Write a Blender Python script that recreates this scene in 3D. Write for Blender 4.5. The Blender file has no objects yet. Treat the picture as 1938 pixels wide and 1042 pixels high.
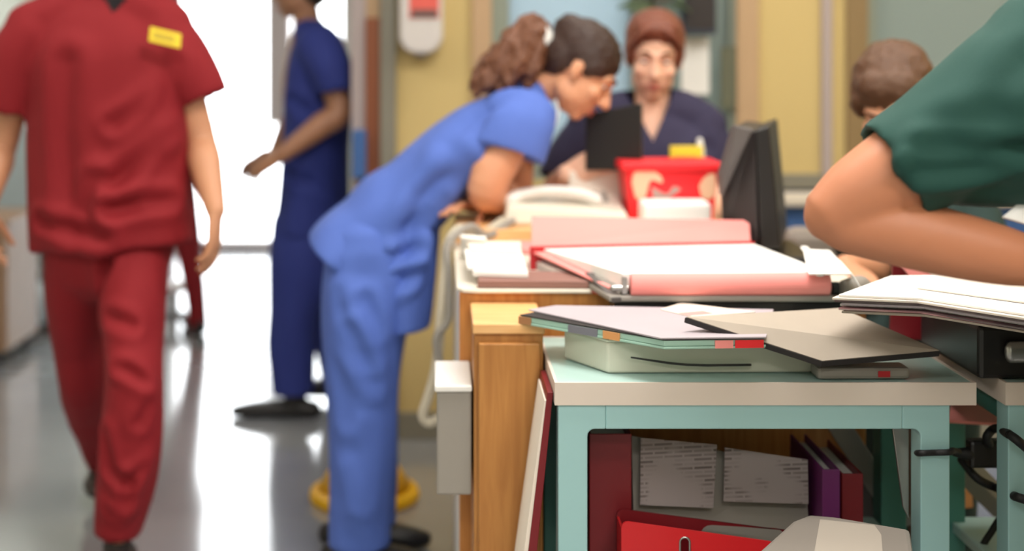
import bpy, math, random
import numpy as np
from mathutils import Vector, noise
random.seed(7); np.random.seed(7)
D = bpy.data
COL = bpy.context.scene.collection
F = 2600.0; PX0 = 835.0; PY0 = 100.0; CAMH = 1.29

def at(px, py, Y):
    """world point that lies at distance Y in front of the camera, seen at pixel px,py of the photo"""
    return np.array([(px - PX0) * Y / F, Y, CAMH - (py - PY0) * Y / F])
def V(*a): return np.array(a, float)
def nrm(v):
    v = np.asarray(v, float); return v / (np.linalg.norm(v) + 1e-12)
def lin(c):
    c = c / 255.0
    return c / 12.92 if c <= 0.04045 else ((c + 0.055) / 1.055) ** 2.4
def C(r, g, b): return (lin(r), lin(g), lin(b), 1.0)

# ------------------------------------------------------------------ materials
def mat(name, color, rough=0.6, metal=0.0, bump=0.0, bscale=200.0, var=0.0, vscale=6.0, sheen=0.0, sss=0.0,
        emit=None, estr=0.0, trans=0.0, stretch=None, coat=0.0):
    m = D.materials.new(name); m.use_nodes = True
    nt = m.node_tree; b = nt.nodes['Principled BSDF']
    b.inputs['Base Color'].default_value = color
    b.inputs['Roughness'].default_value = rough
    b.inputs['Metallic'].default_value = metal
    b.inputs['Sheen Weight'].default_value = sheen
    b.inputs['Coat Weight'].default_value = coat
    if sss:
        b.inputs['Subsurface Weight'].default_value = sss
        b.inputs['Subsurface Radius'].default_value = (0.012, 0.005, 0.003)
        b.inputs['Subsurface Scale'].default_value = 1.0
    if emit:
        b.inputs['Emission Color'].default_value = emit
        b.inputs['Emission Strength'].default_value = estr
    tc = nt.nodes.new('ShaderNodeTexCoord')
    src = tc.outputs['Object']
    if stretch:
        mp = nt.nodes.new('ShaderNodeMapping'); mp.inputs['Scale'].default_value = stretch
        nt.links.new(src, mp.inputs['Vector']); src = mp.outputs['Vector']
    if var > 0:
        n = nt.nodes.new('ShaderNodeTexNoise'); n.inputs['Scale'].default_value = vscale
        n.inputs['Detail'].default_value = 4
        nt.links.new(src, n.inputs['Vector'])
        mx = nt.nodes.new('ShaderNodeMix'); mx.data_type = 'RGBA'
        mx.inputs['A'].default_value = tuple(max(0, c * (1 - var)) for c in color[:3]) + (1,)
        mx.inputs['B'].default_value = tuple(min(1, c * (1 + var)) for c in color[:3]) + (1,)
        nt.links.new(n.outputs['Fac'], mx.inputs['Factor'])
        nt.links.new(mx.outputs['Result'], b.inputs['Base Color'])
    if bump > 0:
        n2 = nt.nodes.new('ShaderNodeTexNoise'); n2.inputs['Scale'].default_value = bscale
        n2.inputs['Detail'].default_value = 3
        nt.links.new(src, n2.inputs['Vector'])
        bp = nt.nodes.new('ShaderNodeBump'); bp.inputs['Strength'].default_value = bump
        bp.inputs['Distance'].default_value = 0.004
        nt.links.new(n2.outputs['Fac'], bp.inputs['Height'])
        nt.links.new(bp.outputs['Normal'], b.inputs['Normal'])
    return m

def wood(name, c1, c2, scale=(14, 14, 1.2), rough=0.45):
    m = D.materials.new(name); m.use_nodes = True
    nt = m.node_tree; b = nt.nodes['Principled BSDF']; b.inputs['Roughness'].default_value = rough
    tc = nt.nodes.new('ShaderNodeTexCoord'); mp = nt.nodes.new('ShaderNodeMapping')
    mp.inputs['Scale'].default_value = scale
    n = nt.nodes.new('ShaderNodeTexNoise'); n.inputs['Scale'].default_value = 5; n.inputs['Detail'].default_value = 6
    n.inputs['Distortion'].default_value = 0.6
    rp = nt.nodes.new('ShaderNodeValToRGB')
    rp.color_ramp.elements[0].color = c1; rp.color_ramp.elements[0].position = 0.3
    rp.color_ramp.elements[1].color = c2; rp.color_ramp.elements[1].position = 0.7
    nt.links.new(tc.outputs['Object'], mp.inputs['Vector']); nt.links.new(mp.outputs['Vector'], n.inputs['Vector'])
    nt.links.new(n.outputs['Fac'], rp.inputs['Fac']); nt.links.new(rp.outputs['Color'], b.inputs['Base Color'])
    return m

def printed(name, base, ink, sx=40, sz=90, thr=0.55, axis='XZ'):
    """paper with rows of small grey print"""
    m = D.materials.new(name); m.use_nodes = True
    nt = m.node_tree; b = nt.nodes['Principled BSDF']; b.inputs['Roughness'].default_value = 0.7
    tc = nt.nodes.new('ShaderNodeTexCoord'); mp = nt.nodes.new('ShaderNodeMapping')
    if axis == 'XZ': mp.inputs['Rotation'].default_value = (math.radians(90), 0, 0)
    br = nt.nodes.new('ShaderNodeTexBrick'); br.inputs['Scale'].default_value = sx
    br.inputs['Color1'].default_value = ink; br.inputs['Color2'].default_value = base; br.inputs['Mortar'].default_value = base
    br.inputs['Mortar Size'].default_value = 0.07; br.inputs['Bias'].default_value = -0.1
    br.inputs['Brick Width'].default_value = 1.4; br.inputs['Row Height'].default_value = 0.28
    n = nt.nodes.new('ShaderNodeTexNoise'); n.inputs['Scale'].default_value = 9
    rp = nt.nodes.new('ShaderNodeValToRGB'); rp.color_ramp.elements[0].position = thr; rp.color_ramp.elements[1].position = thr + .05
    mx = nt.nodes.new('ShaderNodeMix'); mx.data_type = 'RGBA'; mx.inputs['A'].default_value = base
    nt.links.new(tc.outputs['Object'], mp.inputs['Vector']); nt.links.new(mp.outputs['Vector'], br.inputs['Vector'])
    nt.links.new(tc.outputs['Object'], n.inputs['Vector']); nt.links.new(n.outputs['Fac'], rp.inputs['Fac'])
    nt.links.new(rp.outputs['Color'], mx.inputs['Factor']); nt.links.new(br.outputs['Color'], mx.inputs['B'])
    nt.links.new(mx.outputs['Result'], b.inputs['Base Color'])
    return m

def layered(name, cols, scale=160.0):
    """edges of stacked sheets: thin horizontal bands"""
    m = D.materials.new(name); m.use_nodes = True
    nt = m.node_tree; b = nt.nodes['Principled BSDF']; b.inputs['Roughness'].default_value = 0.7
    tc = nt.nodes.new('ShaderNodeTexCoord'); mp = nt.nodes.new('ShaderNodeMapping'); mp.inputs['Scale'].default_value = (3, 3, scale)
    n = nt.nodes.new('ShaderNodeTexNoise'); n.inputs['Scale'].default_value = 1.0; n.inputs['Detail'].default_value = 3
    rp = nt.nodes.new('ShaderNodeValToRGB')
    for i, c in enumerate(cols):
        e = rp.color_ramp.elements[i] if i < 2 else rp.color_ramp.elements.new(0.5)
        e.color = c
    for i, e in enumerate(rp.color_ramp.elements): e.position = 0.32 + 0.36 * i / max(1, len(cols) - 1)
    nt.links.new(tc.outputs['Object'], mp.inputs['Vector']); nt.links.new(mp.outputs['Vector'], n.inputs['Vector'])
    nt.links.new(n.outputs['Fac'], rp.inputs['Fac']); nt.links.new(rp.outputs['Color'], b.inputs['Base Color'])
    return m

M = {}
def addm(k, *a, **kw): M[k] = mat(k, *a, **kw)
addm('skin_light', C(218, 156, 120), .5, sss=.15, var=.06, vscale=20)
addm('skin_fair', C(240, 188, 160), .5, sss=.15, var=.05, vscale=20)
addm('skin_tan', C(206, 148, 112), .5, sss=.15, var=.06, vscale=20)
addm('skin_brown', C(158, 112, 84), .5, sss=.1, var=.06, vscale=20)
addm('skin_arm', C(190, 124, 90), .5, sss=.1, var=.06, vscale=20)
addm('lips', C(190, 105, 95), .45)
addm('scrub_red', C(136, 8, 22), .8, bump=.25, bscale=500)
addm('scrub_blue', C(84, 112, 194), .8, bump=.25, bscale=500)
addm('scrub_navy_blue', C(34, 48, 122), .8, bump=.25, bscale=500)
addm('scrub_navy', C(48, 44, 74), .8, bump=.25, bscale=500)
addm('scrub_green', C(16, 66, 58), .8, bump=.3, bscale=700)
addm('scrub_dark_green', C(26, 52, 50), .8, bump=.25, bscale=500)
addm('undershirt', C(30, 26, 30), .9)
addm('hair_brown', C(52, 27, 16), .42, bump=.8, bscale=60, var=.45, vscale=40, stretch=(1, 6, 6))
addm('hair_pony', C(112, 68, 44), .42, bump=.8, bscale=60, var=.45, vscale=30, stretch=(1, 5, 5))
addm('hair_auburn', C(124, 66, 46), .42, bump=.7, bscale=60, var=.4, vscale=30, stretch=(6, 6, 1))
addm('hair_light_brown', C(92, 60, 38), .45, bump=.7, bscale=60, var=.4, vscale=30, stretch=(6, 2, 6))
addm('hair_dark', C(34, 26, 22), .5, bump=.6, bscale=60)
addm('eye_white', C(225, 220, 215), .2)
addm('eye_dark', C(40, 30, 26), .2)
addm('brow', C(96, 62, 46), .8)
addm('badge_yellow', C(250, 222, 60), .5)
addm('badge_text', C(180, 150, 70), .6)
addm('white_plastic', C(236, 234, 230), .4)
addm('cream_plastic', C(232, 224, 208), .4)
addm('beige_cable', C(196, 186, 166), .5)
addm('grey_plastic', C(150, 144, 136), .5)
addm('dark_grey_plastic', C(92, 86, 84), .5)
addm('black_plastic', C(30, 27, 27), .4)
addm('monitor_black', C(44, 37, 37), .45)
addm('rubber', C(22, 20, 22), .6)
addm('shoe_black', C(26, 24, 26), .4)
addm('shoe_brown', C(58, 48, 44), .5)
addm('steel', C(170, 168, 164), .3, metal=.9)
addm('mint_paint', C(162, 204, 206), .35, coat=.2)
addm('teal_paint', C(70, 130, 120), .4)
addm('mint_laminate', C(176, 206, 200), .3, var=.03)
addm('edge_beige', C(222, 208, 196), .5)
addm('edge_grey', C(172, 162, 152), .5)
addm('paper', C(246, 244, 240), .8)
addm('paper_warm', C(240, 228, 214), .8)
addm('pink_card', C(250, 152, 146), .7)
addm('pink_bright', C(244, 150, 146), .7)
addm('red_card', C(180, 24, 34), .4)
addm('red_dark', C(120, 18, 28), .45)
addm('red_plastic', C(206, 30, 36), .35)
addm('red_tin', C(246, 40, 48), .45)
addm('cream_print', C(244, 202, 168), .5)
addm('grey_print', C(186, 160, 150), .5)
addm('grey_card', C(172, 160, 146), .7, var=.04, vscale=30)
addm('black_edge', C(36, 32, 32), .6)
addm('mint_card', C(160, 196, 180), .6)
addm('lilac_paper', C(176, 166, 172), .7, var=.05, vscale=12)
addm('orange_card', C(216, 150, 92), .7)
addm('slate_card', C(120, 118, 128), .7)
addm('brown_card', C(170, 120, 80), .7)
addm('bin_grey', C(130, 122, 114), .5)
addm('bin_label', C(164, 154, 142), .6)
addm('mauve_card', C(142, 102, 92), .7)
addm('catalogue', C(206, 206, 190), .6)
addm('purple_card', C(110, 34, 100), .5)
addm('cardboard', C(200, 140, 80), .8)
addm('sanitiser_white', C(214, 208, 204), .4)
addm('label_red', C(226, 96, 84), .5)
addm('label_dark', C(100, 80, 76), .5)
addm('wall_yellow', C(208, 184, 124), .75, var=.02, vscale=2)
addm('wall_pale', C(206, 208, 196), .8, var=.02, vscale=2)
addm('wall_blue', C(62, 100, 158), .7)
addm('tan_trim', C(190, 158, 122), .6)
addm('brown_trim', C(140, 116, 78), .6)
addm('lilac_trim', C(176, 162, 160), .5)
addm('grey_trim', C(132, 128, 114), .6)
addm('grey_green_trim', C(140, 148, 134), .6)
addm('cream_trim', C(226, 216, 200), .5)
addm('rust_wood', C(138, 76, 42), .5)
addm('ceiling_white', C(232, 230, 226), .9)
addm('cone_yellow', C(246, 190, 10), .4)
addm('navy_panel', C(56, 62, 78), .5)
addm('olive_panel', C(98, 100, 80), .6)
addm('leaf_green', C(110, 130, 92), .6)
addm('bed_blue', C(196, 212, 218), .4)
addm('linen', C(240, 240, 242), .8)
addm('chair_grey', C(150, 140, 130), .6)
M['desk_wood'] = wood('desk_wood', C(176, 108, 48), C(204, 140, 72))
M['desk_wood_top'] = wood('desk_wood_top', C(228, 170, 108), C(240, 190, 130), scale=(1.2, 14, 14))
M['cupboard_wood'] = wood('cupboard_wood', C(170, 112, 54), C(192, 134, 70))
M['locker_wood'] = wood('locker_wood', C(150, 118, 92), C(172, 138, 108))
M['printed_sheet'] = printed('printed_sheet', C(158, 146, 146), C(100, 88, 88), thr=.42)
M['pages_edge'] = layered('pages_edge', [C(240, 236, 230), C(120, 110, 106), C(236, 228, 222)], 220)
M['sheets_edge'] = layered('sheets_edge', [C(226, 216, 212), C(130, 116, 116), C(206, 150, 156), C(90, 80, 82)], 200)

# floor: glossy blue grey vinyl
def floor_mat():
    m = D.materials.new('vinyl_floor'); m.use_nodes = True
    nt = m.node_tree; b = nt.nodes['Principled BSDF']
    tc = nt.nodes.new('ShaderNodeTexCoord'); n = nt.nodes.new('ShaderNodeTexNoise')
    n.inputs['Scale'].default_value = 3; n.inputs['Detail'].default_value = 8
    rp = nt.nodes.new('ShaderNodeValToRGB')
    rp.color_ramp.elements[0].color = C(138, 141, 146); rp.color_ramp.elements[1].color = C(164, 166, 168)
    nt.links.new(tc.outputs['Object'], n.inputs['Vector']); nt.links.new(n.outputs['Fac'], rp.inputs['Fac'])
    nt.links.new(rp.outputs['Color'], b.inputs['Base Color'])
    b.inputs['Roughness'].default_value = .13
    b.inputs['IOR'].default_value = 1.6
    b.inputs['Coat Weight'].default_value = .8; b.inputs['Coat Roughness'].default_value = .1
    return m
M['vinyl_floor'] = floor_mat()
def frosted(name, color, mixd=.3):
    m = D.materials.new(name); m.use_nodes = True
    nt = m.node_tree; out = nt.nodes['Material Output']; b = nt.nodes['Principled BSDF']
    b.inputs['Base Color'].default_value = color; b.inputs['Roughness'].default_value = .35
    t = nt.nodes.new('ShaderNodeBsdfTranslucent'); t.inputs['Color'].default_value = color
    mx = nt.nodes.new('ShaderNodeMixShader'); mx.inputs['Fac'].default_value = mixd
    nt.links.new(t.outputs[0], mx.inputs[1]); nt.links.new(b.outputs[0], mx.inputs[2]); nt.links.new(mx.outputs[0], out.inputs['Surface'])
    return m
M['frosted_blue'] = frosted('frosted_blue', C(172, 184, 190), .4)
M['frosted_grey'] = frosted('frosted_grey', C(150, 158, 152), .55)
def glass():
    m = D.materials.new('clear_glass'); m.use_nodes = True
    nt = m.node_tree; out = nt.nodes['Material Output']
    t = nt.nodes.new('ShaderNodeBsdfTransparent'); g = nt.nodes.new('ShaderNodeBsdfGlossy'); g.inputs['Roughness'].default_value = .02
    mx = nt.nodes.new('ShaderNodeMixShader'); mx.inputs['Fac'].default_value = .06
    nt.links.new(t.outputs[0], mx.inputs[1]); nt.links.new(g.outputs[0], mx.inputs[2]); nt.links.new(mx.outputs[0], out.inputs['Surface'])
    return m
M['clear_glass'] = glass()
addm('lamp_glow', C(255, 250, 240), .5, emit=C(255, 246, 232), estr=4.0)

# ------------------------------------------------------------------ mesh helpers
def ob(name, verts, faces, m, parent=None, smooth=False, bevel=0.0, seg=2):
    me = D.meshes.new(name)
    me.from_pydata([tuple(map(float, v)) for v in verts], [], [tuple(f) for f in faces]); me.update()
    return obm(name, me, m, parent, smooth, bevel, seg)
def obm(name, me, m, parent=None, smooth=False, bevel=0.0, seg=2):
    o = D.objects.new(name, me); COL.objects.link(o)
    for mm in (m if isinstance(m, (list, tuple)) else [m]): me.materials.append(M[mm] if isinstance(mm, str) else mm)
    if parent is not None:
        o.parent = parent
        p = parent; off = Vector((0, 0, 0))
        while p is not None: off += p.location; p = p.parent
        o.location = -off if parent.location.length or parent.parent else (0, 0, 0)
        # children keep world coordinates in their mesh; undo every ancestor offset
        tot = Vector((0, 0, 0)); q = parent
        while q is not None: tot += q.location; q = q.parent
        o.location = -tot
    if smooth:
        me.polygons.foreach_set('use_smooth', [True] * len(me.polygons))
    if bevel > 0:
        b = o.modifiers.new('bevel', 'BEVEL'); b.width = bevel; b.segments = seg; b.limit_method = 'ANGLE'
        b.harden_normals = False
    return o
def thing(name, label, cat, loc=(0, 0, 0), group=None):
    o = D.objects.new(name, None); COL.objects.link(o); o.location = tuple(map(float, loc)); o.empty_display_size = .1
    return tag(o, label, cat, group)
def tag(o, label, cat, group=None):
    o['label'] = label; o['category'] = cat
    if group: o['group'] = group
    return o
def struct(o):
    o['kind'] = 'structure'; return o
def boxg(x0, x1, y0, y1, z0, z1):
    v = [(x0, y0, z0), (x1, y0, z0), (x1, y1, z0), (x0, y1, z0), (x0, y0, z1), (x1, y0, z1), (x1, y1, z1), (x0, y1, z1)]
    f = [(0, 3, 2, 1), (4, 5, 6, 7), (0, 1, 5, 4), (1, 2, 6, 5), (2, 3, 7, 6), (3, 0, 4, 7)]
    return v, f
def box(name, b, m, parent=None, bevel=.003):
    return ob(name, *boxg(*b), m, parent, bevel=bevel)
def joinp(*parts):
    vs = []; fs = []
    for v, f in parts:
        n = len(vs); vs += [tuple(x) for x in v]; fs += [tuple(i + n for i in q) for q in f]
    return vs, fs
def prismg(poly, h):
    """poly: list of (x,y,z) bottoms counterclockwise; h: thickness up"""
    n = len(poly); v = [tuple(p) for p in poly] + [(p[0], p[1], p[2] + h) for p in poly]
    f = [tuple(range(n - 1, -1, -1)), tuple(range(n, 2 * n))] + [(i, (i + 1) % n, n + (i + 1) % n, n + i) for i in range(n)]
    return v, f
def prism(name, poly, h, m, parent=None, bevel=.002):
    return ob(name, *prismg(poly, h), m, parent, bevel=bevel)
def quadslab(name, a, b, c, d, t, m, parent=None, bevel=.001):
    """slab with the quad a,b,c,d as one face and thickness t along its normal"""
    a, b, c, d = map(np.asarray, (a, b, c, d)); n = nrm(np.cross(c - a, d - b)) * t
    v = [a, b, c, d, a + n, b + n, c + n, d + n]
    f = [(0, 3, 2, 1), (4, 5, 6, 7), (0, 1, 5, 4), (1, 2, 6, 5), (2, 3, 7, 6), (3, 0, 4, 7)]
    return ob(name, v, f, m, parent, bevel=bevel)

def catmull(P, n):
    P = [np.asarray(p, float) for p in P]
    if len(P) < 3 or n <= 1: 
        out = []
        for i in range(len(P) - 1):
            for k in range(n): out.append(P[i] + (P[i + 1] - P[i]) * k / n)
        return out + [P[-1]]
    Q = [2 * P[0] - P[1]] + P + [2 * P[-1] - P[-2]]; out = []
    for i in range(1, len(Q) - 2):
        for k in range(n):
            t = k / n
            out.append(.5 * ((2 * Q[i]) + (-Q[i - 1] + Q[i + 1]) * t + (2 * Q[i - 1] - 5 * Q[i] + 4 * Q[i + 1] - Q[i + 2]) * t * t
                             + (-Q[i - 1] + 3 * Q[i] - 3 * Q[i + 1] + Q[i + 2]) * t ** 3))
    return out + [P[-1]]
def tube(pts, rad, ref=(1, 0, 0), seg=20, sub=4, cap=(1, 1), lip=0.0):
    """closed tube; rad = r or (a along ref, b across); cap 1 = rounded, 0 = flat; lip hollows the far end"""
    R = [(r, r) if np.isscalar(r) else tuple(r) for r in rad]
    X = catmull([np.concatenate([np.asarray(p, float), r]) for p, r in zip(pts, R)], sub)
    cen = [x[:3] for x in X]; ra = [np.maximum(x[3:], 1e-4) for x in X]
    n = len(cen); rings = []
    frames = []
    ref = nrm(ref)
    for i in range(n):
        t = nrm(cen[min(i + 1, n - 1)] - cen[max(i - 1, 0)])
        s = ref - t * np.dot(ref, t)
        if np.linalg.norm(s) < .05: s = np.cross(t, (0.3, 0.5, 0.8))
        s = nrm(s); frames.append((t, s, np.cross(t, s)))
    def ring(c, fr, r):
        t, s, o = fr
        return [c + s * (math.cos(2 * math.pi * k / seg) * r[0]) + o * (math.sin(2 * math.pi * k / seg) * r[1]) for k in range(seg)]
    if cap[0]:
        d = min(ra[0])
        for a in (80, 55, 30): rings.append(ring(cen[0] - frames[0][0] * d * math.sin(math.radians(a)), frames[0], ra[0] * math.cos(math.radians(a))))
    for c, fr, r in zip(cen, frames, ra): rings.append(ring(c, fr, r))
    if cap[1]:
        d = min(ra[-1])
        for a in (30, 55, 80): rings.append(ring(cen[-1] + frames[-1][0] * d * math.sin(math.radians(a)), frames[-1], ra[-1] * math.cos(math.radians(a))))
    if lip > 0:
        rings.append(ring(cen[-1], frames[-1], ra[-1] * .80)); rings.append(ring(cen[-1] - frames[-1][0] * lip, frames[-1], ra[-1] * .74))
    v = [p for r in rings for p in r]; f = []
    for i in range(len(rings) - 1):
        for k in range(seg):
            a = i * seg + k; b = i * seg + (k + 1) % seg
            f.append((a, b, b + seg, a + seg))
    f.append(tuple(range(seg - 1, -1, -1))); f.append(tuple(range((len(rings) - 1) * seg, len(rings) * seg)))
    return v, f
def ell(c, r, axes=None, seg=20, rings=12):
    c = np.asarray(c, float); A = np.eye(3) if axes is None else np.asarray(axes)
    v = []; f = []
    for i in range(rings + 1):
        th = math.pi * (i + .001) / (rings + .002)
        for k in range(seg):
            ph = 2 * math.pi * k / seg
            l = (math.sin(th) * math.cos(ph) * r[0], math.sin(th) * math.sin(ph) * r[1], math.cos(th) * r[2])
            v.append(c + A[0] * l[0] + A[1] * l[1] + A[2] * l[2])
    for i in range(rings):
        for k in range(seg):
            a = i * seg + k; b = i * seg + (k + 1) % seg
            f.append((a, a + seg, b + seg, b))
    f.append(tuple(range(seg))); f.append(tuple(range((rings + 1) * seg - 1, rings * seg - 1, -1)))
    return v, f

def fuse(name, parts, voxel=.008, smooth=4, shape=None, cut=None):
    """melts closed shapes into one continuous skin; shape(v, n) -> new v; cut(centres) -> faces to drop"""
    v, f = joinp(*parts)
    me = D.meshes.new('tmp'); me.from_pydata([tuple(map(float, x)) for x in v], [], f); me.update()
    o = D.objects.new('tmp', me); COL.objects.link(o)
    r = o.modifiers.new('r', 'REMESH'); r.mode = 'VOXEL'; r.voxel_size = voxel; r.adaptivity = 0
    if smooth:
        s = o.modifiers.new('s', 'SMOOTH'); s.factor = .5; s.iterations = smooth
    dg = bpy.context.evaluated_depsgraph_get(); dg.update()
    m2 = D.meshes.new_from_object(o.evaluated_get(dg)); D.objects.remove(o); D.meshes.remove(me)
    n = len(m2.vertices)
    if shape is not None:
        co = np.empty(n * 3); m2.vertices.foreach_get('co', co); co = co.reshape(-1, 3)
        no = np.empty(n * 3); m2.vertices.foreach_get('normal', no); no = no.reshape(-1, 3)
        co = shape(co, no); m2.vertices.foreach_set('co', co.ravel())
    if cut is not None:
        co = np.empty(n * 3); m2.vertices.foreach_get('co', co); co = co.reshape(-1, 3)
        fs = [tuple(p.vertices) for p in m2.polygons]
        cen = np.array([co[list(q)].mean(0) for q in fs]); drop = cut(cen)
        m3 = D.meshes.new(name); m3.from_pydata(co.tolist(), [], [q for q, d in zip(fs, drop) if not d]); m3.update()
        D.meshes.remove(m2); m2 = m3
    m2.name = name; m2.materials.clear()
    m2.polygons.foreach_set('use_smooth', [True] * len(m2.polygons)); m2.update()
    return m2
def segdist(co, a, b):
    a = np.asarray(a); b = np.asarray(b); d = b - a
    t = np.clip(((co - a) @ d) / (d @ d), 0, 1)
    return np.linalg.norm(co - a - t[:, None] * d, axis=1), t
def folds(creases, amp=.004, freq=9.0, seed=0, stretch=(1, 1, .45)):
    """cloth: drawn creases (a, b, depth, width) + soft noise wrinkles"""
    def fn(co, no):
        disp = np.zeros(len(co))
        for cr in creases:
            pts, dep, w = cr
            best = np.full(len(co), 9.0); 
            for a, b in zip(pts[:-1], pts[1:]):
                d, t = segdist(co, a, b); best = np.minimum(best, d)
            disp += 1.5 * (-dep * np.exp(-(best / (.9 * w)) ** 2) + dep * .55 * np.exp(-((best - 2.0 * w) / w) ** 2))
        q = co * np.array(stretch) * freq
        nz = np.array([noise.noise(Vector((x + seed, y, z))) + .5 * noise.noise(Vector((2.1 * x, 2.1 * y + seed, 2.1 * z))) for x, y, z in q])
        return co + no * (disp + 1.35 * amp * nz)[:, None]
    return fn

# ------------------------------------------------------------------ people
def frame(fwd, up):
    fwd = nrm(fwd); up = nrm(np.asarray(up, float) - fwd * np.dot(up, fwd)); right = np.cross(fwd, up)
    return np.array([right, fwd, up])        # local x,y,z
def L(c, A, p, s=1.0): return np.asarray(c) + (A[0] * p[0] + A[1] * p[1] + A[2] * p[2]) * s
def head_parts(c, A, s=1.0):
    e = lambda p, r: ell(L(c, A, p, s), tuple(x * s for x in r), A, 18, 12)
    t = lambda pp, rr: tube([L(c, A, p, s) for p in pp], [(r if np.isscalar(r) else r[0]) * s for r in rr], A[0], 10, 3)
    P = [e((0, -.012, .03), (.074, .094, .084)), e((0, .024, -.035), (.060, .064, .078)), e((0, .060, -.094), (.024, .021, .019)),
         e((.042, .012, -.062), (.018, .04, .030)), e((-.042, .012, -.062), (.018, .04, .030)),
         t([(0, .084, .012), (0, .098, -.012), (0, .109, -.030)], [.008, .0095, .0125]),
         e((.011, .096, -.034), (.009, .011, .008)), e((-.011, .096, -.034), (.009, .011, .008)),
         t([(-.046, .066, .020), (-.026, .080, .026), (0, .083, .021), (.026, .080, .026), (.046, .066, .020)], [.007, .0095, .009, .0095, .007]),
         e((.038, .060, -.026), (.022, .022, .020)), e((-.038, .060, -.026), (.022, .022, .020)),
         t([(-.024, .079, -.062), (0, .088, -.059), (.024, .079, -.062)], [.004, .0065, .004]),
         t([(-.020, .078, -.071), (0, .087, -.073), (.020, .078, -.071)], [.004, .007, .004]),
         e((.031, .066, .004), (.012, .0115, .010)), e((-.031, .066, .004), (.012, .0115, .010))]
    for sx in (1, -1):
        P.append(e((sx * .077, -.010, -.004), (.008, .017, .028))); P.append(e((sx * .075, -.004, -.026), (.007, .010, .012)))
    return P
def face_bits(body, c, A, s=1.0, iris=True, lips='lips', brow='brow', look=(0, 0)):
    for sx in (1, -1):
        ec = L(c, A, (sx * .031, .0700, .004), s)
        eb = ob('eye', *ell(ec, (.0112 * s, .0112 * s, .0036 * s), A), 'eye_white', body, smooth=True)
        ob('iris', *ell(L(ec, A, (look[0], .0090, look[1]), s), (.0058 * s, .0035 * s, .0034 * s), A, 12, 8), 'eye_dark', body, smooth=True)
        ob('eyebrow', *tube([L(c, A, (sx * .016, .0915, .028), s), L(c, A, (sx * .030, .0885, .033), s), L(c, A, (sx * .045, .0745, .027), s)],
                            [.003 * s, .0035 * s, .002 * s], A[2], 8, 3), brow, body, smooth=True)
    ob('lips', *joinp(tube([L(c, A, (-.021, .0825, -.0635), s), L(c, A, (0, .0945, -.0605), s), L(c, A, (.021, .0825, -.0635), s)], [.002 * s, .0042 * s, .002 * s], A[2], 8, 4),
                      tube([L(c, A, (-.019, .082, -.0700), s), L(c, A, (0, .0935, -.0725), s), L(c, A, (.019, .082, -.0700), s)], [.002 * s, .0048 * s, .002 * s], A[2], 8, 4)), lips, body, smooth=True)
def hand_parts(w, d, pn, thumb, s=1.0, curl=25, spread=1.0):
    """w wrist, d direction of the hand, pn palm normal (fingers curl to it), thumb = +1/-1 side along cross(d,pn)"""
    d = nrm(d); pn = nrm(np.asarray(pn, float) - d * np.dot(pn, d)); side = np.cross(d, pn) * thumb
    w = np.asarray(w, float); P = []
    P.append(tube([w, w + d * .03 * s, w + d * .065 * s, w + d * .088 * s], [(.026 * s, .019 * s), (.034 * s, .017 * s), (.040 * s, .015 * s), (.038 * s, .012 * s)], side, 16, 3))
    for i, (off, ln, up) in enumerate(((.030, .070, .086), (.010, .080, .092), (-.010, .074, .088), (-.029, .058, .080))):
        p = w + d * up * s + side * off * s; a = math.radians(curl * (.55 + .12 * i)); pts = [p]; ang = a * .6
        dd = nrm(d + side * off * 3.0 * spread * .35)
        for k, fr in enumerate((.45, .31, .24)):
            q = pts[-1] + (dd * math.cos(ang) + pn * math.sin(ang)) * ln * fr * s; pts.append(q); ang += a * 1.15
        P.append(tube(pts, [.0092 * s, .0086 * s, .0078 * s, .0068 * s], side, 10, 3))
    b = w + d * .022 * s + side * .026 * s + pn * .004 * s
    P.append(tube([b, b + (d * .55 + side * .62 + pn * .25) * .036 * s, b + (d * .80 + side * .62 + pn * .42) * .062 * s, b + (d * 1.1 + side * .60 + pn * .55) * .080 * s],
                  [.013 * s, .0115 * s, .0098 * s, .008 * s], d, 10, 3))
    return P
def limb(a, b, c, r, sub=5):
    a, b, c = map(np.asarray, (a, b, c))
    return tube([a, a + (b - a) * .5, b, b + (c - b) * .3, b + (c - b) * .65, c], [r[0], r[1], r[2], r[3], r[4], r[5]], (.3, .9, .2), 18, sub)
ARM = (.056, .048, .042, .044, .036, .027)
LEG = (.060, .052, .040, .040, .033, .028)
def body_mesh(name, j, lat, head_s=1.0, hands=True, arm_s=1.0, voxel=.0055, extra=(), arms=('L', 'R')):
    up = nrm(j['neck'] - j['pelvis']); ch = j['pelvis'] + (j['neck'] - j['pelvis']) * .68; wa = j['pelvis'] + (j['neck'] - j['pelvis']) * .32
    P = [tube([j['pelvis'] - up * .05, wa, ch, j['neck'] - up * .04], [(.135, .085), (.115, .08), (.135, .09), (.07, .06)], lat, 20, 4)]
    P.append(tube([j['neck'] - up * .05, j['neck'] + up * .01, j['head'] - j['A'][2] * .06 - j['A'][1] * .012], [.058, .050, .048], lat, 16, 4))
    P += head_parts(j['head'], j['A'], head_s)
    for k in arms:
        P.append(tube([ch + (j['neck'] - ch) * .55, j['sh' + k]], [.055, .05], lat, 14, 3))
        P.append(limb(j['sh' + k], j['el' + k], j['wr' + k], [x * arm_s for x in ARM]))
        if hands and ('h' + k) in j: P += hand_parts(j['wr' + k], *j['h' + k])
    for k in 'LR':
        P.append(limb(j['hip' + k], j['kn' + k], j['an' + k], LEG))
    return fuse(name, P + list(extra), voxel, 3)
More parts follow.
